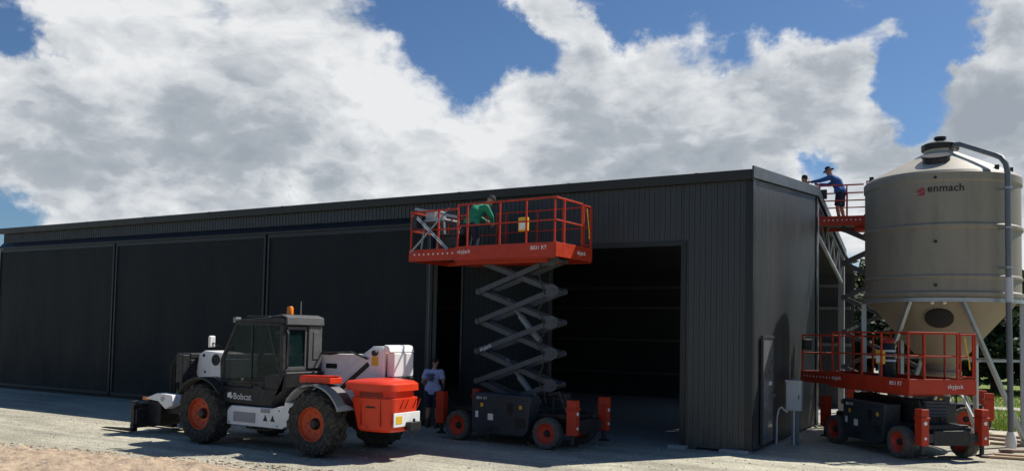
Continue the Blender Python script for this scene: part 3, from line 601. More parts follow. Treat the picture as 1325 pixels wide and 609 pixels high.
m = MB(); m.prism([(-.93, .99), (-.86, .99), (-.80, 1.08), (-.84, 1.10), (-.93, 1.08)], -.925, -.921); m.prism([(-.85, .96), (-.79, .99), (-.78, 1.04), (-.83, 1.03)], -.926, -.921); m.build('emblem', 'letter', cab)
m = MB(); m.cyl((.28, -.45, 2.66), (.28, -.45, 2.71), .05); m.build('beacon_base', 'black', T)
m = MB(); m.lathe([(.0, .165), (.045, .16), (.065, .13), (.068, 0), (0, 0)], 20, (.28, -.45, 2.71)); m.build('beacon', 'orange', T)
m = MB(); m.cyl((.48, -.35, 2.64), (.48, -.35, 2.98), .007, n=6); m.build('aerial', 'steel', T)
m = MB(); m.bar((-1.17, -.9, 2.0), (-1.25, -1.08, 2.1), .02, .02); m.build('mirror_arm', 'black', T)
m = MB(); m.box(-1.31, -1.25, -1.15, -1.0, 2.0, 2.24); m.build('mirror', 'white', T, .025)
m = MB(); m.loft([(-.95, -.96, 1.3), (-1.0, -.99, 1.45), (-.98, -.99, 1.9), (-.86, -.96, 2.05)], .014, 8); m.build('grab_handle', 'black', T)
m = MB(); m.loft([(.62, -.85, 1.62), (.70, -.88, 1.7), (.68, -.88, 2.3), (.60, -.85, 2.4)], .014, 8); m.build('grab_handle', 'black', T)
for y in (-.8, .0):
    m = MB(); m.box(-.9, -.82, y-.07, y+.07, 2.52, 2.63); m.box(-.925, -.9, y-.055, y+.055, 2.535, 2.615); m.build('work_lamp', 'steel_dull', T, .01)
for z in (1.28, 1.75, 2.3):
    m = MB(); m.box(.40, .5, -.925, -.90, z, z+.07); m.build('door_hinge', 'black', cab)
m = MB(); m.bar((-.28, -.912, 1.3), (-.28, -.912, 2.46), .035, .02, (0, 1, 0)); m.bar((-1.08, -.912, 1.32), (.45, -.912, 1.34), .02, .03); m.build('door_frame', 'black', cab)
m = MB(); m.loft([(-.9, -.3, .52), (-.5, -.78, .40), (.1, -.8, .38), (.5, -.6, .5)], .022, 8); m.build('hydraulic_hose', 'rubber', T)
for k in range(3): m = MB(); m.loft([(1.9, .10-.03*k, 1.85), (1.5, .07-.03*k, 1.98), (.9, .1, 1.95-.02*k), (.2, .14, 1.93)], .014, 6); m.build('hydraulic_hose', 'rubber', T)
for x, z in ((-1.9, 1.76), (-1.2, 1.78), (-2.9, 1.40)):
    m = MB(); m.cyl((x, .135 if x < -2.3 else .195, z), (x, .15 if x < -2.3 else .2, z), .03); m.build('boom_bolt', 'black', T)
m = MB(); m.box(1.32, 1.56, .117, .1195, 1.30, 1.38); m.build('warning_label', 'letter_black', T)
for x, z in ((-.85, .8), (.55, .8), (-.85, .5), (.5, .5), (.88, 1.0)):
    m = MB(); m.cyl((x, -.94, z), (x, -.93, z), .018, n=8); m.build('skirt_bolt', 'steel_dull', sk)
m = MB(); m.box(.05, .30, -.939, -.93, .74, .82); m.build('skirt_label', 'grey', sk)
# engine hood at the rear
def hood_ring(z, x0, x1, y0, y1, r, mb, n=6):
    pts = []
    for (cx_, cy_, a0) in ((x1-r, y0+r, -90), (x1-r, y1-r, 0), (x0+.04, y1-.04, 90), (x0+.04, y0+.04, 180)):
        rr = r if a0 in (-90, 0) else .04
        for k in range(n+1): a = R(a0+90*k/n); pts.append((cx_+rr*math.cos(a), cy_+rr*math.sin(a), z))
    return [mb.bm.verts.new(p) for p in pts]
m = MB(); prev = None
for z, x0, x1, y0, y1 in ((.54, 2.42, 3.10, -.70, .20), (.58, 2.38, 3.13, -.74, .23), (1.16, 2.24, 3.15, -.78, .26), (1.165, 2.28, 3.10, -.74, .22), (1.29, 2.22, 3.10, -.74, .22), (1.295, 2.14, 3.17, -.82, .29), (1.42, 2.10, 3.16, -.82, .29), (1.47, 2.14, 3.09, -.77, .24), (1.50, 2.3, 2.9, -.5, .1)):
    cur = hood_ring(z, x0, x1, y0, y1, (.26 if z < 1.2 else .30), m)
    if prev:
        k = len(cur)
        for i in range(k): m.bm.faces.new((prev[i], prev[(i+1) % k], cur[(i+1) % k], cur[i]))
    else: m.bm.faces.new(cur[::-1])
    prev = cur
m.bm.faces.new(prev); hood = m.build('engine_hood', 'hood', T, .008)
m = MB(); m.box(2.42, 2.95, -.752, -.738, 1.185, 1.27); m.build('air_intake', mat('intake_red', (.22, .02, .01), .5), hood)
m = MB(); m.box(3.155, 3.18, -.66, .14, .64, .90); m.build('number_plate', 'white', hood, .01)
m = MB(); m.box(3.181, 3.185, -.60, -.42, .70, .84); m.build('plate_sticker', 'yellow', hood)
m = MB(); m.box(3.15, 3.3, -.3, .02, .56, .72); m.cyl((3.25, -.14, .5), (3.25, -.14, .78), .025); m.build('tow_hitch', 'black', T, .01)
vr = mat('vent_red', (.25, .02, .012), .5)
for y in (-.45, -.3, -.05, .08): m = MB(); m.bar((3.148, y, .97), (3.148, y+.10, 1.13), .012, .03, (1, 0, 0)); m.build('hood_vent', vr, hood)
m = MB(); m.box(2.5, 2.62, -.757, -.74, .6, .66); m.build('reflector', 'redlens', hood)

for x in (2.48, 2.94): m = MB(); m.box(x, x+.008, -.775, -.735, .66, 1.15); m.build('panel_gap', vr, hood)
m = MB(); m.box(2.6, 2.82, -.772, -.757, .98, 1.02); m.build('hood_latch', 'black', hood, .004)
m = MB(); m.box(.7, 1.0, .194, .199, 1.62, 1.72); m.build('boom_decal', 'letter_black', T)
# ------------------------------------------------------------------ scissor lifts (local +x is the front)
def rails(mb, x0, x1, y0, y1, z, h, posts_x, skip_end=False, mid=True, th=.038):
    for y in (y0, y1):
        mb.bar((x0, y, z+h), (x1, y, z+h), th, th)
        if mid: mb.bar((x0, y, z+h*.5), (x1, y, z+h*.5), th*.8, th*.8)
        for x in posts_x: mb.bar((x, y, z), (x, y, z+h), th, th, (0, 1, 0))
def build_lift(label, loc, rz, zf, dx=-.08, n=5, ext=1.3, L=2.02, zlow=.62, xf=1.35):
    """zf: height of the platform floor; ext: how far the roll-out deck is pulled out at the back"""
    t = thing('scissor_lift', label, 'scissor lift', loc, rz, 'red scissor lifts')
    for x in (-1.17, 1.17):
        for s in (-1, 1): wheel(t, x, s*.74, .335, .26, .215, s, 'rim_red', 'rubber_grey', 20, .012, .18)
    m = MB(); m.box(-1.75, 1.75, -.42, .42, .32, .62); m.box(-1.22, -1.1, -.62, .62, .28, .42); m.box(1.1, 1.22, -.62, .62, .28, .42); m.box(-1.6, 1.6, -.5, .5, .62, .72); m.build('chassis', 'black', t, .01)
    for s in (-1, 1):
        m = MB(); y0, y1 = sorted((s*.47, s*.87)); m.prism([(-.74, .22), (.62, .22), (.74, .36), (.80, 1.08), (-.70, 1.10), (-.74, .9)], y0, y1); eb = m.build('engine_box', 'lgrey', t, .025)
        if s < 0:
            m = MB(); m.box(.20, .36, -.874, -.868, .72, .92); m.box(.26, .32, -.874, -.868, .66, .72); m.build('box_opening', 'letter_black', eb)
            m = MB(); m.box(-.30, -.16, -.876, -.869, .52, .66); m.build('warning_label', 'letter', eb)
            m = MB(); m.box(-.64, -.56, -.876, -.869, .56, .70); m.build('warning_label', 'letter', eb)
            lettering('8831 RT', .085, 'letter', eb, (1, 0, 0), (0, 0, 1), (-.62, -.876, .96), bold=.0)
            m = MB(); m.box(-.3, .0, -.885, -.868, .36, .385); m.box(-.3, .0, -.885, -.868, .3, .32); m.build('box_latch', 'black', eb)
        else:
            m = MB(); m.box(-.3, .3, .868, .876, .5, .8); m.build('box_vent', 'letter_black', eb)
    # outriggers and beams
    for x in (-1.74, 1.74):
        e_ = 1 if x > 0 else -1
        m = MB(); m.box(x-.05*e_-.05, x-.05*e_+.05, -.72, .72, .38, .56); m.build('outrigger_beam', 'lgrey', t, .01)
        for s in (-1, 1):
            y = s*.69; m = MB(); m.box(x-.11, x+.11, y-.085, y+.085, .33, 1.06); m.box(x-.13, x+.13, y-.10, y+.10, .86, .90); og = m.build('outrigger', 'red', t, .012)
            m = MB(); m.cyl((x, y, .14), (x, y, .34), .045); m.lathe([(0, .10), (.12, .10), (.12, .125), (.05, .15), (0, .15)], 18, (x, y, 0)); m.build('outrigger_foot', 'black', og)
            m = MB(); m.cyl((x+e_*.11, y, .78), (x+e_*.118, y, .78), .04); m.cyl((x+e_*.11, y, .48), (x+e_*.118, y, .48), .03); m.build('bolt_cover', 'letter', og)
    m = MB(); m.bar((1.3, .2, .7), (1.66, .5, .62), .08, .08); m.loft([(.9, -.3, 1.1), (1.2, -.35, 1.18), (1.35, -.4, .9), (1.5, -.4, .6)], .025, 8); m.loft([(.9, -.2, 1.1), (1.25, -.25, 1.14), (1.42, -.3, .85), (1.55, -.4, .6)], .025, 8); m.build('hose_bundle', 'rubber', t)
    # ladder at the front
    m = MB()
    for y in (-.25, .15): m.bar((1.0, y, .5), (1.0, y, 1.1), .03, .03, (0, 1, 0))
    for z in (.6, .8, 1.0): m.bar((1.0, -.25, z), (1.0, .15, z), .025, .025)
    m.build('ladder', 'black', t)
    # scissor stack
    zt = zf-(.17 if zf > 2 else .34); H = (zt-zlow)/n; x0, x1 = dx-L/2, dx+L/2
    flat = H < .3
    wth = .05; hh = .115 if not flat else .06
    for i in range(n):
        za, zb = zlow+i*H, zlow+(i+1)*H
        for s in (-1, 1):
            for yy, (a, b) in ((.25, ((x0, za), (x1, zb))), (.17, ((x0, zb), (x1, za)))):
                y = s*yy; m = MB(); m.bar((a[0], y, a[1]), (b[0], y, b[1]), wth, hh, (0, 0, 1))
                for px, pz in (a, b): m.cyl((px, y-wth/2, pz), (px, y+wth/2, pz), hh*.62)
                ar = m.build('scissor_arm', 'arm', t, .006)
                if s < 0 and yy == .25 and i == 2 and not flat:
                    d = Vector((b[0]-a[0], 0, b[1]-a[1])).normalized()
                    lettering('skyjack', .12, 'letter', ar, d, Vector((-d.z, 0, d.x)), (a[0]+d.x*.1+d.z*.03, y-wth/2-.003, a[1]+d.z*.1-.035), bold=.0)
        m = MB(); m.cyl((dx, -.28, (za+zb)/2), (dx, .28, (za+zb)/2), .035)
        m.build('pivot_tube', 'arm', t)
        for xx in (x0, x1): m = MB(); m.cyl((xx, -.28, zb), (xx, .28, zb), .04); m.build('pivot_tube', 'arm', t)
        if not flat:
            m = MB(); m.prism([(x1-.20, zb-.13), (x1+.02, zb-.15), (x1+.14, zb-.09), (x1+.17, zb), (x1+.14, zb+.09), (x1+.02, zb+.15), (x1-.20, zb+.13), (x1-.12, zb)], -.31, -.282); m.cyl((x1+.05, -.325, zb), (x1+.05, -.31, zb), .045); m.build('pivot_plate', 'arm', t, .006)
    if not flat:
        for i in (0, 2):
            za = zlow+i*H; m = MB(); p, q = Vector((dx+.55, 0, za+.25)), Vector((dx-.35, 0, za+1.75*H)); m.cyl(p, p.lerp(q, .6), .075); m.cyl(p.lerp(q, .6), q, .045); m.build('hydraulic_cylinder', 'steel_dull', t)
        m = MB(); m.loft([(x1-.1, -.3, zlow+.3)]+[(x1-.25+.12*math.sin(k*2.2), -.28, zlow+.3+k*(zt-zlow-.4)/12) for k in range(1, 12)]+[(x1-.3, -.3, zt)], .016, 6); m.build('hydraulic_hose', 'rubber', t)
    else:
        m = MB(); m.box(dx-1.2, dx+1.2, -.3, .3, .72, zt); m.build('scissor_pack', 'black', t)
    m = MB(); m.box(.44, .66, -.880, -.869, .42, .62); m.build('tread_plate', 'black', t)
    for xx in (-.5, .52):
        m = MB(); m.box(xx, xx+.07, -.879, -.869, .80, .88); m.build('hazard_label', 'yellow', t)
    # platform: main deck and roll-out deck
    xr = -1.35-ext*.55; xm = -1.1
    W2 = .79; z = zf
    if True:
        m = MB(); m.box(xm-.25, xf, -W2+.03, W2-.03, z-.06, z); m.box(xr+.05, xm-.25, -W2+.09, W2-.09, z-.05, z+.01); m.build('deck', 'lgrey', t)
        m = MB(); m.box(xm-.55, xf-.45, -.4, .4, z-.235, z-.06); m.build('deck_subframe', 'red', t, .01)
        for s in (-1, 1):
            y = s*W2; m = MB(); m.box(xm-.3, xf, min(y, y-s*.03), max(y, y-s*.03), z-.16, z+.15); m.box(xm-.3, xf, min(y, y-s*.07), max(y, y-s*.07), z-.19, z-.163); fa = m.build('fascia', 'red', t, .006)
            if s < 0:
                lettering('8831 RT', .12, 'letter', fa, (1, 0, 0), (0, 0, 1), (xf-.62, -W2-.003, z+.0), bold=.0)
                lettering('skyjack', .13, 'letter', fa, (1, 0, 0), (0, 0, 1), (xm-.22, -W2-.003, z-.01), bold=.0)
            else:
                lettering('skyjack', .13, 'letter', fa, (-1, 0, 0), (0, 0, 1), (xm+.5, W2+.003, z-.01), bold=.0)
            y = s*(W2-.05); m = MB(); m.box(xr, xm-.28, min(y, y-s*.025), max(y, y-s*.025), z-.15, z+.13); fb = m.build('fascia', 'red', t, .006)
            nh = 9
            for k in range(nh):
                xx = xr+.15+(xm-.4-xr-.15)*k/(nh-1); m = MB(); m.cyl((xx, s*(W2-.048), z+.01), (xx, s*(W2-.051), z+.01), .022, n=10); m.build('lightening_hole', 'letter', fb)
        m = MB(); m.box(xf, xf+.03, -W2, W2, z-.16, z+.15); fe = m.build('fascia', 'red', t, .006)
        lettering('skyjack', .13, 'letter', fe, (0, 1, 0), (0, 0, 1), (xf+.033, .1, z-.04), bold=.0)
        m = MB(); m.box(xr-.03, xr, -W2+.05, W2-.05, z-.15, z+.13); m.build('fascia', 'red', t, .006)
        # guard rails
        for s in (-1, 1):
            y = s*(W2-.015); m = MB(); px = [xm-.22, xm+.05, -.15, .55, xf-.02]
            m.bar((xm-.24, y, z+1.1), (xf, y, z+1.1), .036, .036); m.bar((xm-.24, y, z+.62), (xf, y, z+.62), .028, .028)
            for x in px: m.bar((x, y, z+.1), (x, y, z+1.1), .036, .036, (0, 1, 0))
            m.bar((xm-.22, y, z+.85), (xm+.05, y, z+.85), .03, .03)
            m.build('guard_rail', 'red', t, .006)
            y = s*(W2-.075); m = MB()
            m.bar((xr, y, z+1.03), (xm-.3, y, z+1.03), .04, .04); m.bar((xr, y, z+.58), (xm-.2, y, z+.58), .034, .034)
            for x in (xr+.02, (xr+xm)/2): m.bar((x, y, z+.1), (x, y, z+1.03), .042, .042, (0, 1, 0))
            m.build('guard_rail', 'red', t, .006)
        m = MB()
        for zz, th in ((1.03, .04), (.58, .034)): m.bar((xr, -W2+.075, z+zz), (xr, W2-.075, z+zz), th, th)
        m.build('guard_rail', 'red', t, .006)
        m = MB(); m.bar((xf, -W2+.01, z+1.1), (xf, .36, z+1.1), .042, .042); m.bar((xf, -W2+.01, z+.62), (xf, .36, z+.62), .034, .034); m.bar((xf, -.42, z+.1), (xf, -.42, z+1.1), .042, .042, (0, 1, 0)); m.bar((xf, .36, z+.1), (xf, .36, z+1.1), .042, .042, (0, 1, 0)); m.bar((xf, W2-.02, z+.1), (xf, W2-.02, z+1.1), .042, .042, (0, 1, 0)); m.build('guard_rail', 'red', t, .006)
        m = MB(); m.bar((xf+.01, .40, z+1.08), (xf+.01, W2-.05, z+1.08), .034, .034); m.bar((xf+.01, .40, z+.2), (xf+.01, W2-.05, z+.2), .034, .034); m.bar((xf+.01, .42, z+.2), (xf+.01, .42, z+1.08), .034, .034, (0, 1, 0)); m.bar((xf+.01, W2-.07, z+.2), (xf+.01, W2-.07, z+1.08), .034, .034, (0, 1, 0)); m.bar((xf+.01, .42, z+.62), (xf+.01, W2-.07, z+.62), .03, .03); gt = m.build('gate', 'red', t, .006)
        m = MB(); m.loft([(xf+.04, .5, z+1.02), (xf+.05, .53, z+.8), (xf+.05, .6, z+.5), (xf+.04, .62, z+.35)], .014, 6); m.build('gate_strap', 'yellow', gt)
        m = MB(); m.box(.32, .56, -W2+.03, -W2+.11, z+.42, z+.72); mb_ = m.build('manual_box', 'yellow', t, .015)
        m = MB(); m.box(.36, .52, -W2+.022, -W2+.029, z+.46, z+.60); m.build('manual_label', 'letter', mb_)
        m = MB(); m.box(xr+.05, xr+.22, -W2+.02, -W2+.22, z+.66, z+.92); m.build('control_box', 'black', t, .015)
    return t
LIFT1 = build_lift('raised red and grey scissor lift in the shed doorway, worker in green on deck', (-4.83, -1.22, 0), R(-4), 4.22, ext=2.62, xf=1.29)
LIFT2 = build_lift('lowered red scissor lift standing under the silo beside the gable wall', (2.52, 2.86, 0), R(-48.7), 1.5, dx=0, ext=2.6, zlow=.8, L=2.4, xf=1.46)
LIFT3 = build_lift('raised red scissor lift behind the silo carrying a worker in blue', (2.42, 8.95, 0), R(8), 5.88, dx=-.9, ext=2.3, L=2.1)

# ------------------------------------------------------------------ silo
SI = thing('silo', 'tall beige plastic grain silo on galvanised steel legs', 'silo', (3.25, 5.40, 0))
RS = 1.725
m = MB(); m.lathe([(RS-.02, 3.44), (RS+.02, 3.46), (RS+.05, 3.50), (RS+.05, 3.56), (RS, 3.60), (RS, 3.86), (RS+.03, 3.90), (RS+.03, 3.94), (RS, 3.98), (RS, 5.02), (RS+.045, 5.06), (RS+.045, 5.12), (RS, 5.16), (RS, 6.10), (RS+.03, 6.15), (RS+.03, 6.31), (RS-.03, 6.38)], 72); body = m.build('tank', 'silo', SI, ang=25)
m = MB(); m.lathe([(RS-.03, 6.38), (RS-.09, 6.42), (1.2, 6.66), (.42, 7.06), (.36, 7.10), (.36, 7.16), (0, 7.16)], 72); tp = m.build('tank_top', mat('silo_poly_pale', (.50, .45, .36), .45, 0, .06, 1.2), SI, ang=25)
m = MB(); m.lathe([(.36, 7.16), (.42, 7.16), (.43, 7.2), (.43, 7.29), (.36, 7.33), (.1, 7.35), (.1, 7.42), (.14, 7.44), (.14, 7.50), (0, 7.51)], 32); m.build('fill_lid', 'black', SI)
m = MB(); m.loft([(-.02, -1.06, 6.66), (-.02, -1.10, 6.80)], [.30, .30], 24); m.loft([(-.02, -1.10, 6.80), (-.02, -1.115, 6.84)], [.33, .31], 24); m.build('inspection_lid', 'black', SI)
m = MB(); m.lathe([(RS-.02, 3.45), (RS-.1, 3.36), (.42, 1.92), (.36, 1.86), (.36, 1.68), (.0, 1.68)], 72); hp = m.build('hopper', 'hopper', SI, ang=25)
def cone_pt(a, z, out=0.): rr = .42+(z-1.92)*(RS-.1-.42)/(3.36-1.92)+out; return (rr*math.cos(R(a)), rr*math.sin(R(a)), z)
m = MB(); c0 = Vector(cone_pt(-88, 2.98)); nrm_ = Vector((math.cos(R(-88))*.74, math.sin(R(-88))*.74, -.67)).normalized()
xa = Vector((1, .035, 0)).normalized(); ya = nrm_.cross(xa)
ring = [[m.bm.verts.new(c0+nrm_*d+xa*(.27*k*math.cos(t))+ya*(.25*k*math.sin(t))) for t in [2*PI*i/28 for i in range(28)]] for d, k in ((-.02, 1.12), (.04, 1.12), (.045, .95))]
for A, B in zip(ring, ring[1:]):
    for i in range(28): m.bm.faces.new((A[i], A[(i+1) % 28], B[(i+1) % 28], B[i]))
m.bm.faces.new(ring[-1]); m.build('inspection_window', 'letter_black', hp)
m = MB(); m.lathe([(.40, 1.70), (.46, 1.70), (.46, 1.62), (.2, 1.3), (.2, 1.1), (.0, 1.1)], 32); m.build('outlet_boot', 'hopper', SI)
# steel ring and legs
m = MB()
m.lathe([(RS+.02, 3.34), (RS+.07, 3.34), (RS+.07, 3.43), (RS+.02, 3.43)], 72, closed=True); m.build('support_ring', 'steel', SI)
LA = [4, 94, 184, 274-10]
def pt(a, r, z): return (r*math.cos(R(a)), r*math.sin(R(a)), z)
RL = RS+.02
for a in (6, 66, 126, 186):
    m = MB(); m.bar(pt(a, RL, 0.02), pt(a, RL, 3.4), .10, .12, (math.cos(R(a)), math.sin(R(a)), 0)); m.box(*sum([[pt(a, RL, 0)[i]-.13, pt(a, RL, 0)[i]+.13] for i in (0, 1)], []), .0, .02); m.build('leg', 'steel', SI, .008)
for a0, a1 in ((6, -72), (186, 252), (66, 96), (126, 96)):
    m = MB(); p, q = Vector(pt(a0, RL+.02, .1)), Vector(pt(a1, RL, 3.38)); m.bar(p, q, .09, .09, (0, 0, 1)); m.build('brace', 'steel', SI, .006)
m = MB(); 
for a0, a1 in ((6, 66), (66, 126), (126, 186)): m.bar(pt(a0, RL, 2.0), pt(a1, RL, 2.0), .06, .06)
m.bar(pt(-62, RL-.35, 2.0), pt(6, RL-.05, 2.0), .05, .05); m.build('tie_bar', 'steel', SI)
m = MB(); m.bar((.1, .9, 1.75), (.95, .2, .05), .05, .05); m.build('brace', 'pvc', SI); m = MB(); m.bar((.1, .9, 1.75), (-.5, .5, .05), .05, .05); m.build('brace', 'pvc', SI)
# fill pipe over the top and down the side
pa = -43; P0 = Vector(pt(pa, RS+.14, 0))
m = MB(); rdir = Vector((math.cos(R(pa)), math.sin(R(pa)), 0))
path = [Vector((0, 0, 7.02))+rdir*.30, Vector((0, 0, 7.14))+rdir*.36, Vector((0, 0, 7.22))+rdir*.48, Vector((0, 0, 7.20))+rdir*.62, Vector((0, 0, 6.74))+rdir*1.62, Vector((0, 0, 6.64))+rdir*1.80, Vector((0, 0, 6.48))+rdir*1.92, Vector((0, 0, 6.25))+rdir*1.97, Vector((0, 0, 3.3))+rdir*1.97, Vector((0, 0, .9))+rdir*2.0, Vector((0, 0, .45))+rdir*2.0]
m.loft(path, .062, 16); m.build('fill_pipe', 'pipe_grey', SI)
m = MB()
for z in (5.9, 5.0, 4.1): m.lathe([(.064, z), (.085, z), (.085, z+.05), (.064, z+.05)], 16, tuple(rdir*1.97), closed=True); m.bar(rdir*(RS+.0)+Vector((0, 0, z+.025)), rdir*1.9+Vector((0, 0, z+.025)), .03, .05)
m.build('pipe_clamp', 'steel', SI)
m = MB(); m.cyl(rdir*1.98+Vector((0, 0, 3.34)), rdir*1.98+Vector((0, 0, 3.9)), .082); m.build('pipe_sleeve', 'boxgrey', SI)
m = MB(); m.lathe([(0, .1), (.1, .1), (.12, .2), (.1, .34), (.07, .46), (0, .46)], 18, tuple(rdir*2.0)); m.build('pipe_coupling', 'pvc', SI)
for a in (-160, -40, -20):
    m = MB(); p = pt(a, RS-.12, 6.44); m.box(p[0]-.05, p[0]+.05, p[1]-.05, p[1]+.05, p[2]-.05, p[2]+.08); m.build('lifting_lug', 'black', SI, .01)
for z in (6.2, 4.72, 3.72): m = MB(); p = pt(-90, RS+.01, z); m.cyl((p[0], p[1]-.03, z), (p[0], p[1]+.03, z), .035); m.build('tank_port', 'black', SI)
for a in (-93, -84): m = MB(); m.ball(cone_pt(a, 3.33, .03), .05); m.build('rivet_cap', 'pvc', SI)
def on_tank(v):
    a = R(-89)+v.x/RS; rr = RS+.006+(-v.y)
    return Vector((rr*math.cos(a), rr*math.sin(a), v.z))
lettering('enmach', .24, 'letter_black', SI, (1, 0, 0), (0, 0, 1), (-.20, 0, 5.875), depth=.002, shape=on_tank, spacing=1.04, bold=.003)
m = MB()
for pl in ([(-.45, 5.90), (-.36, 5.87), (-.24, 5.94), (-.30, 6.00)], [(-.42, 5.80), (-.26, 5.80), (-.24, 5.92), (-.36, 5.85)]): m.prism(pl, -.003, .004)
em = m.mesh('emblem')
for v in em.vertices: v.co = on_tank(v.co)
em.materials.append(M['emblem']); eo = bpy.data.objects.new('emblem', em); COL.objects.link(eo); eo.parent = SI

# ------------------------------------------------------------------ switch box on a post
SB = thing('switch_box', 'pale grey electrical switch box on a post by the gable wall', 'electrical box', (.42, 2.22, 0))
m = MB(); m.box(-.17, .17, -.1, .1, .78, 1.46); bx = m.build('enclosure', 'boxgrey', SB, .012)
m = MB(); m.box(-.185, .185, -.125, -.1, 1.44, 1.475); m.box(-.15, .15, -.108, -.1, .81, 1.42); m.build('enclosure_door', 'boxgrey', bx, .006)
m = MB(); m.box(.115, .135, -.118, -.108, 1.05, 1.15); m.build('latch', 'black', bx)
m = MB(); m.box(-.09, .09, .1, .15, 0, 1.5); m.build('post', 'steel_dull', SB, .006)
m = MB(); m.loft([(-.14, -.02, .80), (-.15, -.02, .74), (-.2, -.03, .78), (-.27, -.05, .85), (-.33, -.06, .80), (-.37, -.06, .6), (-.38, -.07, .0)], .023, 12); m.build('conduit', 'pvc', SB)
m = MB(); m.loft([(.0, -.02, .80), (.0, -.02, .0)], .02, 10); m.build('conduit', 'pvc', SB)

# ------------------------------------------------------------------ timber by the silo
specs = [((4.15, 2.7), 8, 3.2, .14, .045, 0, 'timber', 'long pale timber plank, nearest of the boards by the silo foot'),
         ((4.4, 3.2), 4, 3.0, .16, .05, 0, 'timber', 'pale timber plank lying second in the boards by the silo foot'),
         ((4.5, 4.0), 30, 2.2, .12, .05, 0, 'timber_old', 'reddish weathered timber plank lying askew by the silo foot'),
         ((4.3, 5.6), -6, 2.4, .2, .05, 0, 'timber', 'short wide plank beside the upright silo leg'),
         ((4.0, 6.8), -25, 3.0, .14, .05, 0, 'timber_old', 'weathered plank at the edge of the grass behind the silo leg'),
         ((4.2, 7.6), -12, 3.2, .14, .05, 0, 'timber', 'pale plank farthest from the lowered lift near the grass')]
for (x, y), a, L_, w_, h_, z0, mt, lb in specs:
    m = MB(); m.box(0, L_, -w_/2, w_/2, .01, .01+h_); o = m.build('timber_plank', mt, None, .006); o.location = (x, y, z0); o.rotation_euler = (0, 0, R(a)); tag(o, lb, 'plank', 'timber planks by the silo')

# ------------------------------------------------------------------ trees
def crown_mesh(seed, n, rx, rz, leaf, mt):
    rn = random.Random(seed); g = MB(); clumps = []
    for k in range(46):
        a = rn.random()*2*PI; u = rn.uniform(-.75, 1); rr = (1-u*u)**.5*rn.uniform(.45, 1.0); clumps.append((Vector((rx*rr*math.cos(a), rx*rr*math.sin(a), rz*u*rn.uniform(.7, 1.05))), rn.uniform(.22, .42)*rx))
    for k in range(n):
        c, r = clumps[k % len(clumps)]
        d = Vector((rn.gauss(0, 1), rn.gauss(0, 1), rn.gauss(0, .8))).normalized()*r*rn.random()**.4; p = c+d
        a = Vector((rn.gauss(0, 1), rn.gauss(0, 1), rn.gauss(0, 1))).normalized(); b = a.orthogonal().normalized(); s = leaf*rn.uniform(.6, 1.4)
        g.bm.faces.new([g.bm.verts.new(q) for q in (p-a*s, p+b*s*.5, p+a*s, p-b*s*.5)])
    me = g.mesh('crown'); me.materials.append(M[mt]); return me
CR = [crown_mesh(1, 5200, 2.4, 2.1, .17, 'leaf'), crown_mesh(2, 5200, 2.0, 2.7, .17, 'leaf'), crown_mesh(3, 4600, 2.3, 2.4, .18, 'leaf_b')]
def trunk_mesh(seed, h):
    rn = random.Random(seed); t = MB(); t.loft([(0, 0, -.1), (.05, .03, h*.35), (-.04, .06, h*.7), (.05, 0, h)], [.2, .15, .11, .05], 9)
    for k in range(6):
        a = rn.random()*6.3; z = h*rn.uniform(.35, .8); t.loft([(0, 0, z), (.6*math.cos(a), .6*math.sin(a), z+.5), (1.3*math.cos(a), 1.3*math.sin(a), z+1.2)], [.07, .05, .02], 6)
    me = t.mesh('trunk'); me.materials.append(M['bark']); return me
TR = [trunk_mesh(5, 4.0), trunk_mesh(6, 4.6), trunk_mesh(7, 4.2)]
KIND = ['dense dark green tree in the row behind the silo', 'tall narrow dark tree in the row behind the silo', 'olive green loose tree in the row behind the silo']
rn = random.Random(11); tl = []
for k in range(13): tl.append((-1.6+k*1.55+rn.uniform(-.5, .5), 30+rn.uniform(-1.5, 2.5), k % 3, rn.uniform(.9, 1.25)))
for k in range(9): tl.append((-4+k*3.1+rn.uniform(-.8, .8), 41+rn.uniform(-2, 4), (k+1) % 3, rn.uniform(1.25, 1.7)))
for k in range(5): tl.append((-34-k*6+rn.uniform(-1, 1), 60+rn.uniform(-2, 4), k % 3, 1.2))
for x, y, k, s in tl[:22]:
    t = thing('tree', KIND[k], 'tree', (x, y, 0), rn.random()*6.3, 'trees behind the silo: '+('dense', 'narrow', 'olive')[k]); t.scale = (s, s, s*rn.uniform(.75, .92))
    o = bpy.data.objects.new('trunk', TR[k]); COL.objects.link(o); o.parent = t
    o = bpy.data.objects.new('crown', CR[k]); COL.objects.link(o); o.parent = t; o.location = (0, 0, 2.75 if k != 1 else 3.1)

# ------------------------------------------------------------------ people
def remesh(mb, vox, name, m, parent, smooth=4):
    me = mb.mesh('tmp'); o = bpy.data.objects.new('tmp', me); COL.objects.link(o)
    r = o.modifiers.new('r', 'REMESH'); r.mode = 'VOXEL'; r.voxel_size = vox; r.use_smooth_shade = True
    sm = o.modifiers.new('s', 'SMOOTH'); sm.iterations = smooth; sm.factor = .5
    bpy.context.view_layer.update(); ev = o.evaluated_get(bpy.context.evaluated_depsgraph_get()); me2 = bpy.data.meshes.new_from_object(ev); me2.name = name
    COL.objects.unlink(o); bpy.data.objects.remove(o); me2.materials.clear(); me2.materials.append(M[m])
    q = bpy.data.objects.new(name, me2); COL.objects.link(q); q.parent = parent; return q
def limb(mb, pts, rad, seg=12):
    pts = [Vector(p) for p in pts]
    mb.loft(pts, rad, seg)
    for p, r in zip(pts, rad): mb.ball(p, r*.99, seg=10)
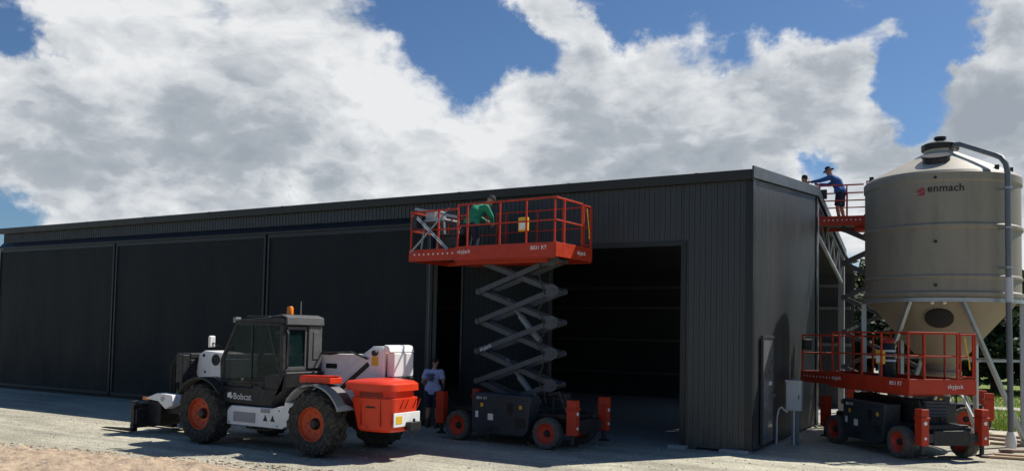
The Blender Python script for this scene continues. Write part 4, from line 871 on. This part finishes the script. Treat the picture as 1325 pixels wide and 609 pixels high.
def hand(mb, wrist, d, palm_n, curl=.5, s=1.):
    """palm with four fingers and a thumb; d: direction of the fingers, palm_n: normal of the palm"""
    w_ = Vector(wrist); d = Vector(d).normalized(); n = Vector(palm_n); n = (n-d*n.dot(d)).normalized(); a = d.cross(n)
    for k in (-1, 0, 1): limb(mb, [w_+d*.01*s, w_+d*.085*s+a*.026*k*s], [.024*s, .019*s], 8)
    for k, (o, L_) in enumerate(((-.033, .062), (-.011, .075), (.011, .072), (.033, .056))):
        p = w_+d*.09*s+a*o*s; q = p+(d*math.cos(curl*.6)+n*math.sin(curl*.6))*L_*.5*s; e = q+(d*math.cos(curl*1.6)+n*math.sin(curl*1.6))*L_*.5*s
        limb(mb, [p, q, e], [.0105*s, .0095*s, .008*s], 8)
    p = w_+d*.03*s-a*.03*s; q = p+(d*.5-a*.7+n*.3).normalized()*.045*s; e = q+(d*.9-a*.1+n*.4).normalized()*.035*s
    limb(mb, [p, q, e], [.014*s, .0115*s, .009*s], 8)
def head_mb(mb, c, face, upv, s=1.):
    c = Vector(c); f = Vector(face).normalized(); u = Vector(upv); u = (u-f*u.dot(f)).normalized(); a = f.cross(u)
    def at(x, y, z): return c+a*x*s+f*y*s+u*z*s
    Mx = Matrix(((a.x, f.x, u.x, 0), (a.y, f.y, u.y, 0), (a.z, f.z, u.z, 0), (0, 0, 0, 1)))
    def ell(x, y, z, rx, ry, rz): bmesh.ops.create_uvsphere(mb.bm, u_segments=16, v_segments=12, radius=1, matrix=Matrix.Translation(at(x, y, z)) @ Mx @ Matrix.Diagonal((rx*s, ry*s, rz*s, 1)))
    ell(0, 0, .03, .076, .095, .085); ell(0, .02, -.04, .058, .07, .07); ell(0, .088, -.015, .013, .022, .026); ell(0, .08, .018, .05, .012, .012); ell(0, .075, -.06, .025, .012, .008); ell(0, .065, -.095, .022, .02, .016)
    for k in (-1, 1): ell(.076*k, -.005, -.005, .012, .024, .034); ell(.03*k, .083, .008, .011, .006, .006)
    return at, Mx
def person(label, loc, J, hat=None, hair=False, shirt='lavender', legs='navy', long_sleeve=False, shorts=True, face=None, hands=None, rz=0.):
    """J: joints in local metres: pelvis, chest, neck, head, and for l/r: sh, el, wr, hip, kn, an, toe"""
    t = thing('person', label, 'person', loc, rz); J = {k: Vector(v) for k, v in J.items()}
    upv = (J['neck']-J['pelvis']).normalized(); b = MB()
    limb(b, [J['pelvis'], J['pelvis'].lerp(J['chest'], .5), J['chest'], J['chest'].lerp(J['neck'], .6)], [.135, .125, .14, .09], 14)
    limb(b, [J['chest'].lerp(J['neck'], .7), J['neck'], J['head']], [.07, .056, .055])
    sd = (J['r_sh']-J['l_sh']).normalized()
    for k in 'lr':
        limb(b, [J['chest'].lerp(J['neck'], .35), J[k+'_sh']], [.095, .065]); limb(b, [J[k+'_sh'], J[k+'_sh'].lerp(J[k+'_el'], .45), J[k+'_el'], J[k+'_el'].lerp(J[k+'_wr'], .3), J[k+'_wr']], [.06, .052, .04, .042, .027])
        limb(b, [J['pelvis'], J[k+'_hip']], [.12, .1]); limb(b, [J[k+'_hip'], J[k+'_hip'].lerp(J[k+'_kn'], .4), J[k+'_kn'], J[k+'_kn'].lerp(J[k+'_an'], .3), J[k+'_an']], [.096, .085, .056, .06, .036])
        limb(b, [J[k+'_an'], J[k+'_an'].lerp(J[k+'_toe'], .5), J[k+'_toe']], [.038, .04, .032])
        hd = (J[k+'_wr']-J[k+'_el']).normalized(); nrm2 = (hands or {}).get(k, -sd if k == 'r' else sd); hand(b, J[k+'_wr'], hd, nrm2)
    at, Mx = head_mb(b, J['head'], face, upv)
    remesh(b, .0105, 'body', 'skin', t, 3)
    c = MB()   # shirt
    limb(c, [J['pelvis']+upv*-.02, J['pelvis'].lerp(J['chest'], .5), J['chest'], J['chest'].lerp(J['neck'], .62)], [.158, .15, .163, .10], 16)
    for k in 'lr':
        limb(c, [J['pelvis'], J[k+'_hip']+upv*.08], [.15, .135]); limb(c, [J['chest'].lerp(J['neck'], .3), J[k+'_sh']], [.115, .083])
        e = J[k+'_wr'] if long_sleeve else J[k+'_sh'].lerp(J[k+'_el'], .72)
        if long_sleeve: limb(c, [J[k+'_sh'], J[k+'_el'], J[k+'_el'].lerp(e, .92)], [.082, .062, .045])
        else: c.loft([J[k+'_sh'], e], [.082, .075], 14)
    remesh(c, .016, 'shirt', shirt, t, 6)
    c = MB()   # trousers or shorts
    limb(c, [J['pelvis']+upv*.04, J['pelvis']-upv*.05], [.148, .14])
    for k in 'lr':
        limb(c, [J['pelvis'], J[k+'_hip']], [.138, .118])
        if shorts: c.loft([J[k+'_hip'], J[k+'_hip'].lerp(J[k+'_kn'], .5), J[k+'_kn'].lerp(J[k+'_hip'], .06)], [.118, .105, .095], 14)
        else: limb(c, [J[k+'_hip'], J[k+'_hip'].lerp(J[k+'_kn'], .5), J[k+'_kn'], J[k+'_kn'].lerp(J[k+'_an'], .5), J[k+'_an']], [.118, .1, .08, .075, .065])
    remesh(c, .014, 'shorts' if shorts else 'trousers', legs, t, 4)
    for k in 'lr':
        c = MB(); fd = (J[k+'_toe']-J[k+'_an']); fd.z = 0; fd.normalize(); a_ = J[k+'_an']
        limb(c, [a_+(J[k+'_kn']-a_).normalized()*.13, a_], [.056, .052]); limb(c, [a_+Vector((0, 0, -.035))-fd*.05, a_+Vector((0, 0, -.04))+fd*.07, J[k+'_toe']+fd*.01], [.045, .05, .042]); remesh(c, .012, 'boot', 'boot', t, 2)
    if hair:
        c = MB(); bmesh.ops.create_uvsphere(c.bm, u_segments=20, v_segments=14, radius=1, matrix=Matrix.Translation(at(0, -.018, .045)) @ Mx @ Matrix.Diagonal((.082, .092, .082, 1))); c.build('hair', 'hair', t)
    if hat:
        c = MB(); kind, mt = hat
        prof = [(0, .11), (.05, .105), (.082, .075), (.092, .02), (.094, .0)] + ([(.17, -.025), (.172, -.02), (.1, .012)] if kind == 'brim' else [(.085, 0)])
        c.lathe(prof, 28)
        if kind == 'cap': c.prism([(-.06, .06), (.06, .06), (.055, .15), (.02, .175), (-.02, .175), (-.055, .15)], .0, .012, 'z')
        bmesh.ops.transform(c.bm, matrix=Matrix.Translation(at(0, -.005, .055)) @ Mx, verts=c.bm.verts); c.build('hat' if kind == 'brim' else 'cap', mt, t)
    return t
# man in the doorway, seen from behind, holding something in front of him
PA = person('man in pale lavender T-shirt and dark shorts standing in the open doorway', (-7.93, -.30, 0), dict(pelvis=(0, 0, .95), chest=(0, .0, 1.25), neck=(.02, .03, 1.49), head=(.03, .06, 1.64),
    l_sh=(-.19, .02, 1.40), l_el=(-.29, .0, 1.14), l_wr=(-.21, .2, 1.0), r_sh=(.20, .02, 1.40), r_el=(.30, -.04, 1.15), r_wr=(.22, .17, 1.02),
    l_hip=(-.10, 0, .90), l_kn=(-.12, .02, .48), l_an=(-.13, -.02, .08), l_toe=(-.16, .15, .035), r_hip=(.10, 0, .90), r_kn=(.12, .03, .48), r_an=(.13, -.01, .08), r_toe=(.17, .15, .035)),
    hair=True, shirt='lavender', legs='navy', face=(.2, 1, -.25), rz=R(12))
pr = MB()
for z, w_ in ((1.36, .20), (1.325, .24), (1.29, .19), (1.255, .23), (1.22, .16), (1.185, .2)): pr.box(-w_/2, w_/2, -.186, -.166, z-.011, z+.011)
pr.build('shirt_print', 'navy', PA)
# man in green bending over the rail of the raised platform
person('man in green work shirt bending on the deck of the raised doorway lift', (-6.17, -1.45, 4.17), dict(pelvis=(.0, .0, .80), chest=(.08, .14, 1.06), neck=(.18, .30, 1.25), head=(.28, .42, 1.34),
    l_sh=(-.07, .28, 1.19), l_el=(-.10, .42, 1.02), l_wr=(.06, .56, .92), r_sh=(.33, .17, 1.16), r_el=(.40, .28, .97), r_wr=(.32, .48, .84),
    l_hip=(-.1, .02, .75), l_kn=(-.09, .1, .42), l_an=(-.12, .02, .08), l_toe=(-.08, .18, .035), r_hip=(.1, -.02, .75), r_kn=(.13, .07, .42), r_an=(.13, -.04, .08), r_toe=(.2, .11, .035)),
    hat=('cap', 'dark_cloth'), shirt='green', legs='navy', long_sleeve=True, shorts=False, face=(.3, 1, -.7))
# man in blue on the far lift, leaning and reaching towards the roof edge
person('man in blue shirt and dark wide-brimmed hat reaching from the far lift', (.42, 8.5, 5.88), dict(pelvis=(.02, .0, .93), chest=(-.10, -.0, 1.22), neck=(-.24, -.02, 1.43), head=(-.32, -.04, 1.55),
    l_sh=(-.22, -.20, 1.35), l_el=(-.52, -.24, 1.26), l_wr=(-.80, -.22, 1.24), r_sh=(-.12, .18, 1.35), r_el=(-.36, .24, 1.20), r_wr=(-.62, .16, 1.22),
    l_hip=(.0, -.1, .88), l_kn=(-.06, -.12, .47), l_an=(.0, -.12, .08), l_toe=(-.16, -.14, .035), r_hip=(.02, .1, .88), r_kn=(.02, .12, .47), r_an=(.1, .12, .08), r_toe=(-.06, .14, .035)),
    hat=('brim', 'dark_cloth'), shirt='blue', legs='navy', long_sleeve=True, shorts=True, face=(-1, -.1, -.35))
# worker crouching on the far slope of the roof
person('worker in sage grey shirt crouching on the shed roof near the ridge', (-.78, 8.55, rz_(8.55)+.06), dict(pelvis=(-.12, .05, .30), chest=(.02, -.02, .58), neck=(.12, -.06, .77), head=(.17, -.07, .90),
    l_sh=(.06, .16, .70), l_el=(.3, .22, .52), l_wr=(.52, .18, .5), r_sh=(.04, -.22, .70), r_el=(.28, -.28, .56), r_wr=(.5, -.2, .55),
    l_hip=(-.1, .14, .28), l_kn=(.3, .2, .36), l_an=(.05, .2, .06), l_toe=(.22, .2, .02), r_hip=(-.1, -.08, .28), r_kn=(.28, -.16, .38), r_an=(.05, -.14, .1), r_toe=(.22, -.16, .06)),
    hat=('cap', 'dark_cloth'), shirt='workgrey', legs='dark_cloth', long_sleeve=True, shorts=False, face=(1, -.2, -.3))

# ------------------------------------------------------------------ things carried on the raised platform
TB = thing('work_trestle', 'grey steel work trestle on the roll-out end of the raised deck', 'trestle', (-7.05, -1.35, 4.23), R(-4))
m = MB(); m.box(-.32, .32, -.3, .3, .80, .85); m.box(-.3, -.02, -.25, .2, .853, 1.08); m.build('tabletop', 'steel', TB, .01)
for sx in (-1, 1):
    for s2 in (-1, 1): m = MB(); m.bar((sx*.28, s2*.26, .8), (sx*.38, s2*.3, 0), .035, .035, (0, 1, 0)); m.build('leg', 'steel', TB)
for (p, q, lb) in (((-7.5, -1.95, 4.25), (-6.55, -1.8, 5.25), 'galvanised angle bar leaning steeply on the raised deck trestle'), ((-7.3, -2.0, 5.05), (-6.5, -1.9, 4.3), 'galvanised angle bar sloping down in front of the raised deck trestle'), ((-7.6, -1.7, 5.32), (-6.6, -1.3, 5.12), 'galvanised angle bar lying across the top of the deck trestle')):
    m = MB(); m.bar(p, q, .05, .012); m.bar(Vector(p)+Vector((0, .022, .03)), Vector(q)+Vector((0, .022, .03)), .008, .05); tag(m.build('angle_bar', 'steel'), lb, 'steel bar', 'angle bars on the raised deck')
BK = thing('tool_crate', 'black tool crate standing on the raised deck beside the trestle', 'crate', (-6.62, -1.5, 4.23), R(-4))
m = MB(); m.prism([(-.27, 0), (.27, 0), (.31, .42), (-.31, .42)], -.2, .2); m.build('crate_body', 'black', BK, .015)
m = MB(); m.box(-.33, .33, -.22, .22, .422, .47); m.build('crate_lid', 'charcoal', BK, .015)

BG = thing('tool_bag', 'tall black tool bag with white straps and red top on the lowered lift deck', 'tool bag', (2.28, 3.30, 1.51), R(-48.7))
m = MB(); m.loft([(0, 0, 0), (0, 0, .06), (.01, 0, .5), (.0, .01, .84), (0, .0, .92)], [.15, .17, .16, .14, .09], 18); b_ = m.build('bag_body', 'black', BG)
m = MB(); m.loft([(0, 0, .86), (0, 0, .92), (.02, -.02, .97), (.02, -.02, .99)], [.145, .15, .1, .02], 18); m.build('bag_flap', 'red', BG)
for z, r_ in ((.44, .165), (.56, .163), (.66, .158)):
    m = MB(); m.lathe([(r_, z), (r_+.012, z), (r_+.012, z+.045), (r_, z+.045)], 20, closed=True); m.build('strap', 'pvc', BG)
for y in (-.07, .07):
    m = MB(); m.loft([(-.12, y, .05), (-.185, y, .2), (-.2, y, .36), (-.16, y, .42)], .04, 10); m.build('side_pocket', 'boxgrey', BG)
